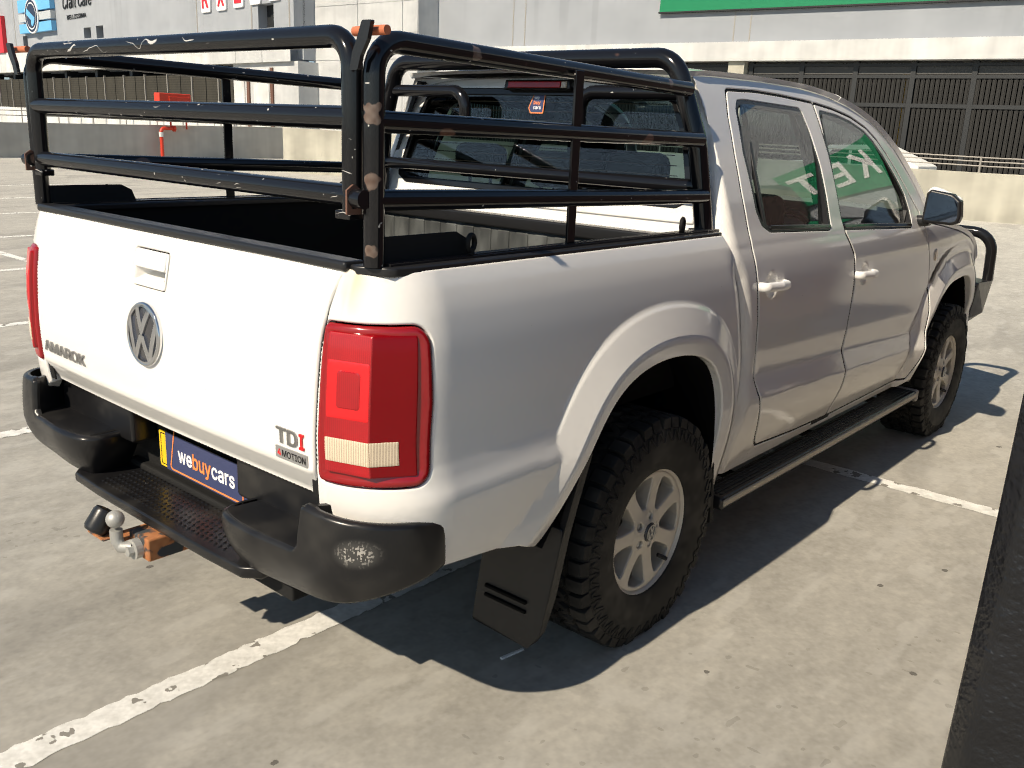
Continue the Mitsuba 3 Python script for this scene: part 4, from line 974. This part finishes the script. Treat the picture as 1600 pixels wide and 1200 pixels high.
for s in (1, -1):
    f = (lambda m: m) if s == 1 else mir
    obj('headlight', f(patch(Polygon([(3.60, .62), (3.72, .62), (3.72, .97), (3.58, .97)]), lambda u, t: hood_fn(u, t) + np.array([.012, 0, .004]), h=.02, r=.006, fl=.02)), 'lens_clear', TR, smooth=True)
FB = key_for('bull_bar', TR)
bumper = hull([(3.62, -.90, .60), (3.62, -.90, .80), (3.80, -.93, .62), (3.98, -.915, .80), (3.66, -.915, .815), (4.10, -.60, .80), (4.10, -.60, .60), (3.95, -.88, .62), (3.62, .90, .60), (3.62, .90, .80), (3.80, .93, .62), (3.98, .915, .80), (3.66, .915, .815), (4.10, .60, .80), (4.10, .60, .60), (3.95, .88, .62),
               (3.70, -.84, .53), (3.70, .84, .53), (4.0, .5, .50), (4.0, -.5, .50)])
obj('bumper', bumper, 'satin_black', FB)
obj('bar', tube([[3.98, -.885, .80], [3.95, -.880, 1.095], [3.93, -.60, 1.10], [3.98, -.48, .82]], .032, [0, .12, .09, 0], sides=16), 'gloss_black', FB, smooth=50)
obj('bar', tube([[3.98, .885, .80], [3.95, .880, 1.095], [3.93, .60, 1.10], [3.98, .48, .82]], .032, [0, .12, .09, 0], sides=16), 'gloss_black', FB, smooth=50)
obj('bar', tube([[4.06, -.45, .80], [4.0, -.42, 1.15], [4.0, .42, 1.15], [4.06, .45, .80]], .032, .10, sides=16), 'gloss_black', FB, smooth=50)

# ---- mirrors
for s in (1, -1):
    f = (lambda m: m) if s == 1 else mir
    MH = obj('side_mirror', f(frm(m3.Manifold.batch_hull([m3.Manifold.sphere(r_, 20).translate(p) for p, r_ in (((2.335, -.955, 1.270), .03), ((2.335, -.965, 1.385), .03), ((2.335, -1.068, 1.350), .030), ((2.335, -1.078, 1.275), .024), ((2.385, -.97, 1.29), .045), ((2.385, -.98, 1.36), .045), ((2.385, -1.035, 1.33), .045))]))), 'white_plain', TR, smooth=50, label='white and black door mirror on the ' + ('right' if s == 1 else 'left') + ' side')
    msh = Polygon([(-.935, 1.256), (-.942, 1.385), (-.960, 1.403), (-1.06, 1.388), (-1.100, 1.358), (-1.110, 1.285), (-1.102, 1.256), (-1.075, 1.244), (-.95, 1.246)]).buffer(-.012).buffer(.012)
    def face(poly, x0, x1, r): return slab(np.array(poly.exterior.coords)[:, :2], x0, x1, r, .001, n=3, hb=.01)
    def toX(m): v = np.array(m.vertices); return TM(np.column_stack([2.335 - v[:, 2], v[:, 0], v[:, 1]]), np.array(m.faces))
    obj('frame', f(toX(face(msh, .0, .048, .012))), 'satin_black', MH, smooth=45)
    obj('mirror_glass', f(toX(face(msh.buffer(-.012), .046, .0495, .0015))), 'mirror_glass', MH, smooth=30)
    obj('arm', f(rbox(2.31, 2.40, -.965, -.875, 1.225, 1.275, .02)), 'satin_black', MH, smooth=50)
    obj('base', f(hull([(2.20, -.885, 1.236), (2.42, -.86, 1.225), (2.35, -.86, 1.31), (2.22, -.885, 1.30), (2.22, -.82, 1.30), (2.42, -.82, 1.23), (2.30, -.905, 1.24), (2.36, -.90, 1.24), (2.34, -.895, 1.275)])), 'satin_black', MH)

# ---- side steps and mud flaps
for s in (1, -1):
    f = (lambda m: m) if s == 1 else mir
    SS = obj('side_step', f(cat([slab([(.47, -.845), (.47, -.958), (2.60, -.958), (2.60, -.845)], .292, .345, .012, .02)])), 'satin_black', TR, smooth=45, label='black side step with a worn metal edge on the ' + ('right' if s == 1 else 'left') + ' side')
    obj('tread', f(cat([rbox(.50, 2.57, -.935 + .018 * k, -.927 + .018 * k, .343, .349, .002) for k in range(5)])), 'flap_rubber', SS)
    obj('edge_strip', f(rbox(.475, 2.595, -.963, -.949, .312, .336, .005)), 'step_strip', SS, smooth=40)
    obj('end_cap', f(rbox(2.592, 2.625, -.965, -.845, .285, .350, .012)), 'rail_metal', SS, smooth=40)
    for x in (.75, 1.5, 2.3): obj('bracket', f(bx(x, x + .05, -.90, -.60, .31, .33)), 'matte_black', SS)
    fl_ = Polygon([(-.655, .145), (-.875, .135), (-.915, .19), (-.955, .48), (-.955, .53), (-.69, .53)]).buffer(-.01).buffer(.01)
    m = extr(fl_, .009); v = np.array(m.vertices)
    xs_ = -.475 - .10 * np.clip((.5 - v[:, 1]) / .36, 0, 1) * .25
    MF = obj('mud_flap', f(TM(np.column_stack([xs_ + v[:, 2] - .02, v[:, 0], v[:, 1]]), m.faces)), 'flap_rubber', TR, smooth=40, label='black rubber mud flap behind the rear wheel on the ' + ('right' if s == 1 else 'left') + ' side')
    edge = [(-.415, -.968, .735), (-.450, -.962, .62), (-.478, -.952, .50), (-.490, -.925, .30), (-.494, -.895, .18), (-.497, -.872, .140)]
    ed = []
    for (x, y, z) in edge: ed += [(x - .012, y - .006, z), (x - .012, y + .014, z), (x + .022, y + .006, z), (x + .022, y - .006, z)]
    ed = np.array(ed); n = len(edge); Fq = []
    for i in range(n - 1):
        for a, b in ((0, 1), (1, 2), (2, 3), (3, 0)): Fq.append([4 * i + a, 4 * i + b, 4 * i + 4 + b, 4 * i + 4 + a])
    Fq = np.array(Fq); obj('edge', f(TM(ed, np.vstack([Fq[:, [0, 1, 2]], Fq[:, [0, 2, 3]], [[0, 1, 2], [0, 2, 3], [4 * n - 4, 4 * n - 3, 4 * n - 2], [4 * n - 4, 4 * n - 2, 4 * n - 1]]]))), 'flap_rubber', MF)
    for zz in (.245, .275): obj('slot', f(rbox(-.520, -.498, -.86, -.70, zz - .005, zz + .005, .002)), 'deep_black', MF)
    obj('front_flap', f(hull([(.40, -.95, .27), (.52, -.90, .27), (.36, -.955, .62), (.37, -.95, .62), (.38, -.70, .27), (.36, -.72, .62), (.42, -.95, .27), (.43, -.70, .27)])), 'matte_black', TR)

# ---- wheel housings and underside
for xw, lip in ((0., ARR), (3.095, ARF)):
    arc = np.array([p for p in np.array(lip.exterior.coords)[:-1]])
    c0 = np.array([xw, .45]); ring = np.array([p for p in arc]); n = len(ring)
    V = np.vstack([np.column_stack([ring[:, 0], np.full(n, -.955 + (.06 if xw > 1 else 0)), ring[:, 1]]), np.column_stack([ring[:, 0] * .98 + .02 * xw, np.full(n, -.52), ring[:, 1] + .0])])
    j = np.arange(n - 1); q = np.stack([j, j + 1, n + j + 1, n + j], 1)
    capc = Delaunay(ring).simplices + n
    both('wheel_housing', TM(V, np.vstack([q[:, [0, 1, 2]], q[:, [0, 2, 3]], capc])), 'deep_black')
obj('underside', cat([rbox(-.94, 3.7, -.66, .66, .40, .56, .03), rbox(.40, 2.5, -.84, .84, .37, .44, .02), bx(-1.0, -.52, -.88, .88, .54, .60), tube([[0, -.70, .36], [0, .70, .36]], .05), tube([[3.095, -.70, .36], [3.095, .70, .36]], .05), rbox(-.15, .15, -.12, .12, .24, .50, .05)]), 'deep_black', TR)

# ---- wheels
HZ, WR = .362, .389
prof = [(.205, -.10), (.213, -.117), (.235, -.127), (.275, -.134), (.315, -.133), (.338, -.128), (.352, -.123), (.366, -.115), (.373, -.100), (.3745, -.06), (.375, 0), (.3745, .06), (.373, .100), (.366, .115), (.352, .123), (.338, .128), (.315, .133), (.275, .134), (.235, .127), (.213, .117), (.205, .10)]
carc = lathe(prof, 'y', 96)
def blk(a0, a1, y0, y1, r0, r1, skew=0., tp=.82):
    pts = []
    for r, k in ((r0, 1.0), (r1, tp)):
        am, ym = (a0 + a1) / 2, (y0 + y1) / 2
        for a in (a0, a1):
            for y in (y0, y1):
                aa = am + (a - am) * k + skew * (y - ym); yy = ym + (y - ym) * k
                pts.append((r * math.cos(aa), yy, r * math.sin(aa)))
    return hull(pts)
lugs = []; NB = 42; dp = 2 * math.pi / NB
for k in range(NB):
    a = k * dp
    for s in (-1, 1):
        o = 0 if s > 0 else dp / 2
        long_ = k % 2
        a0, a1 = a + o + .08 * dp, a + o + .90 * dp
        pts = []
        yi, yo = s * (.066 if long_ else .074), s * (.122 if long_ else .116)
        for r, kk, yo_ in ((.352, 1.0, s * .1255), (.383, .86, yo), (.388, .86, s * .104)):
            am = (a0 + a1) / 2
            for aa in (a0, a1):
                pts.append((r * math.cos(am + (aa - am) * kk), yo_, r * math.sin(am + (aa - am) * kk)))
                pts.append((r * math.cos(am + (aa - am) * kk), yi, r * math.sin(am + (aa - am) * kk)))
        lugs.append(hull(pts))
        lugs.append(blk(a + o + .10 * dp, a + o + .56 * dp, s * .006, s * .058, .362, .388, skew=s * 1.3))
        lugs.append(blk(a + o + .64 * dp, a + o + .95 * dp, s * .012, s * .060, .362, .387, skew=-s * 1.0))
        # sidewall ribs in slanted pairs
        for q, sk in ((.20, .35), (.70, -.35)):
            am = a + o + q * dp
            pts = []
            for r, da, y in ((.312, -sk * dp * .5, .1345), (.346, sk * dp * .5, .1275)):
                for d in (-.07 * dp, .07 * dp):
                    for e in (0, .0032): pts.append((r * math.cos(am + da + d), s * (y + e - .001), r * math.sin(am + da + d)))
            lugs.append(hull(pts))
        for q in (.02,):
            am = a + o + q * dp
            lugs.append(hull([(r * math.cos(am + d), s * (y + e), r * math.sin(am + d)) for r, y in ((.322, .131), (.352, .122)) for d in (-.10 * dp, .10 * dp) for e in (0, .0034)]))
tyre = cat([carc] + lugs)
v = np.array(tyre.vertices); v[:, 2] = np.maximum(v[:, 2], -HZ + .001); tyre = TM(v, tyre.faces)
TYRE = mikit.ply(tyre, 'tyre_rubber', smooth=28)
bandlet = []
# rim face in (x, z), seven spokes
wins = []
for k in range(7):
    a = math.radians(77 + (k + .5) * 360 / 7)
    pts = [(r * math.cos(a + d), r * math.sin(a + d)) for r, d in ((.086, -.14), (.120, -.245), (.155, -.285), (.178, -.285), (.186, -.24), (.189, 0), (.186, .24), (.178, .285), (.155, .285), (.120, .245), (.086, .14), (.080, 0))]
    wins.append(Polygon(pts).buffer(-.008).buffer(.008))
facep = Point(0, 0).buffer(.203, quad_segs=24)
for wn in wins: facep = facep.difference(wn)
nuts = [(.054 * math.cos(math.radians(77 + 72 * k)), .054 * math.sin(math.radians(77 + 72 * k))) for k in range(5)]
for p in nuts: facep = facep.difference(Point(p).buffer(.0125))
FY = PC([0, .034, .040, .062, .080, .12, .17, .195, .203, .3], [-.110, -.110, -.106, -.101, -.097, -.096, -.099, -.1015, -.102, -.102])
def rim_fn(u, v):
    r = np.hypot(u, v)
    cen = 0
    return np.column_stack([u, FY(np.clip(r, 0, .3)), v])
rim_face = patch(facep, rim_fn, h=.010, r=.005, fl=.045, hb=.006)
barrel = lathe([(.2155, -.098), (.216, -.108), (.214, -.1115), (.2095, -.1115), (.2065, -.106), (.203, -.1025), (.200, -.09), (.192, -.05), (.185, .0), (.188, .10)], 'y', 72)
RIMF = mikit.ply(rim_face, 'alloy', smooth=True)
RIMB = mikit.ply(barrel, 'alloy', smooth=40)
DISC = mikit.ply(cat([lathe([(0, -.01), (.16, -.01), (.16, .01), (0, .01)], 'y', 40), bx(-.17, -.09, -.03, .03, -.07, .07)]), 'alloy_dark', smooth=40)
BACK = mikit.ply(lathe([(0, .06), (.19, .06)], 'y', 32), 'deep_black')
CAPM = mikit.ply(lathe([(0, -.118), (.024, -.1175), (.030, -.115), (.0325, -.109), (.0325, -.10)], 'y', 32), 'badge_dark', smooth=40)
m = extr(vw(.027), .0015); v = np.array(m.vertices); MARK = mikit.ply(TM(np.column_stack([v[:, 0], -.1175 - v[:, 2], v[:, 1]]), m.faces), 'badge_grey')
NUT = mikit.ply(tube([[0, -.070, 0], [0, -.096, 0]], .0095, sides=6), 'badge_plate')
VALVE = mikit.ply(tube([[.105, -.085, -.125], [.128, -.108, -.140]], .0075, sides=8), 'ink_black')
for xw, yw in ((0., -.835), (3.095, -.835), (0., .835), (3.095, .835)):
    M = T().translate([xw, yw, HZ])
    if yw > 0: M = M @ T().rotate([0, 0, 1], 180)
    WH = key_for('wheel', TR)
    labels[WH] = {'label': ('rear' if xw < 1 else 'front') + ' wheel on the ' + ('right' if yw < 0 else 'left') + ' side'}
    obj('tyre', TYRE, None, WH, to_world=M); obj('rim', RIMF, None, WH, to_world=M); obj('rim_barrel', RIMB, None, WH, to_world=M)
    obj('brake_disc', DISC, None, WH, to_world=M); obj('back_plate', BACK, None, WH, to_world=M)
    obj('hub_cap', CAPM, None, WH, to_world=M); obj('hub_mark', MARK, None, WH, to_world=M); obj('valve', VALVE, None, WH, to_world=M)
    for p in nuts: obj('wheel_nut', NUT, None, WH, to_world=M @ T().translate([p[0], 0, p[1]]))

# a scrap of paper in the truck's shadow
LT = obj('paper_scrap', slab([(-.450, -.716), (-.36, -.731), (-.362, -.740), (-.452, -.726)], .0, .006, .001, .001), 'ink_white')
tag(LT, 'thin white scrap lying on the shaded concrete by the mud flap', 'litter')
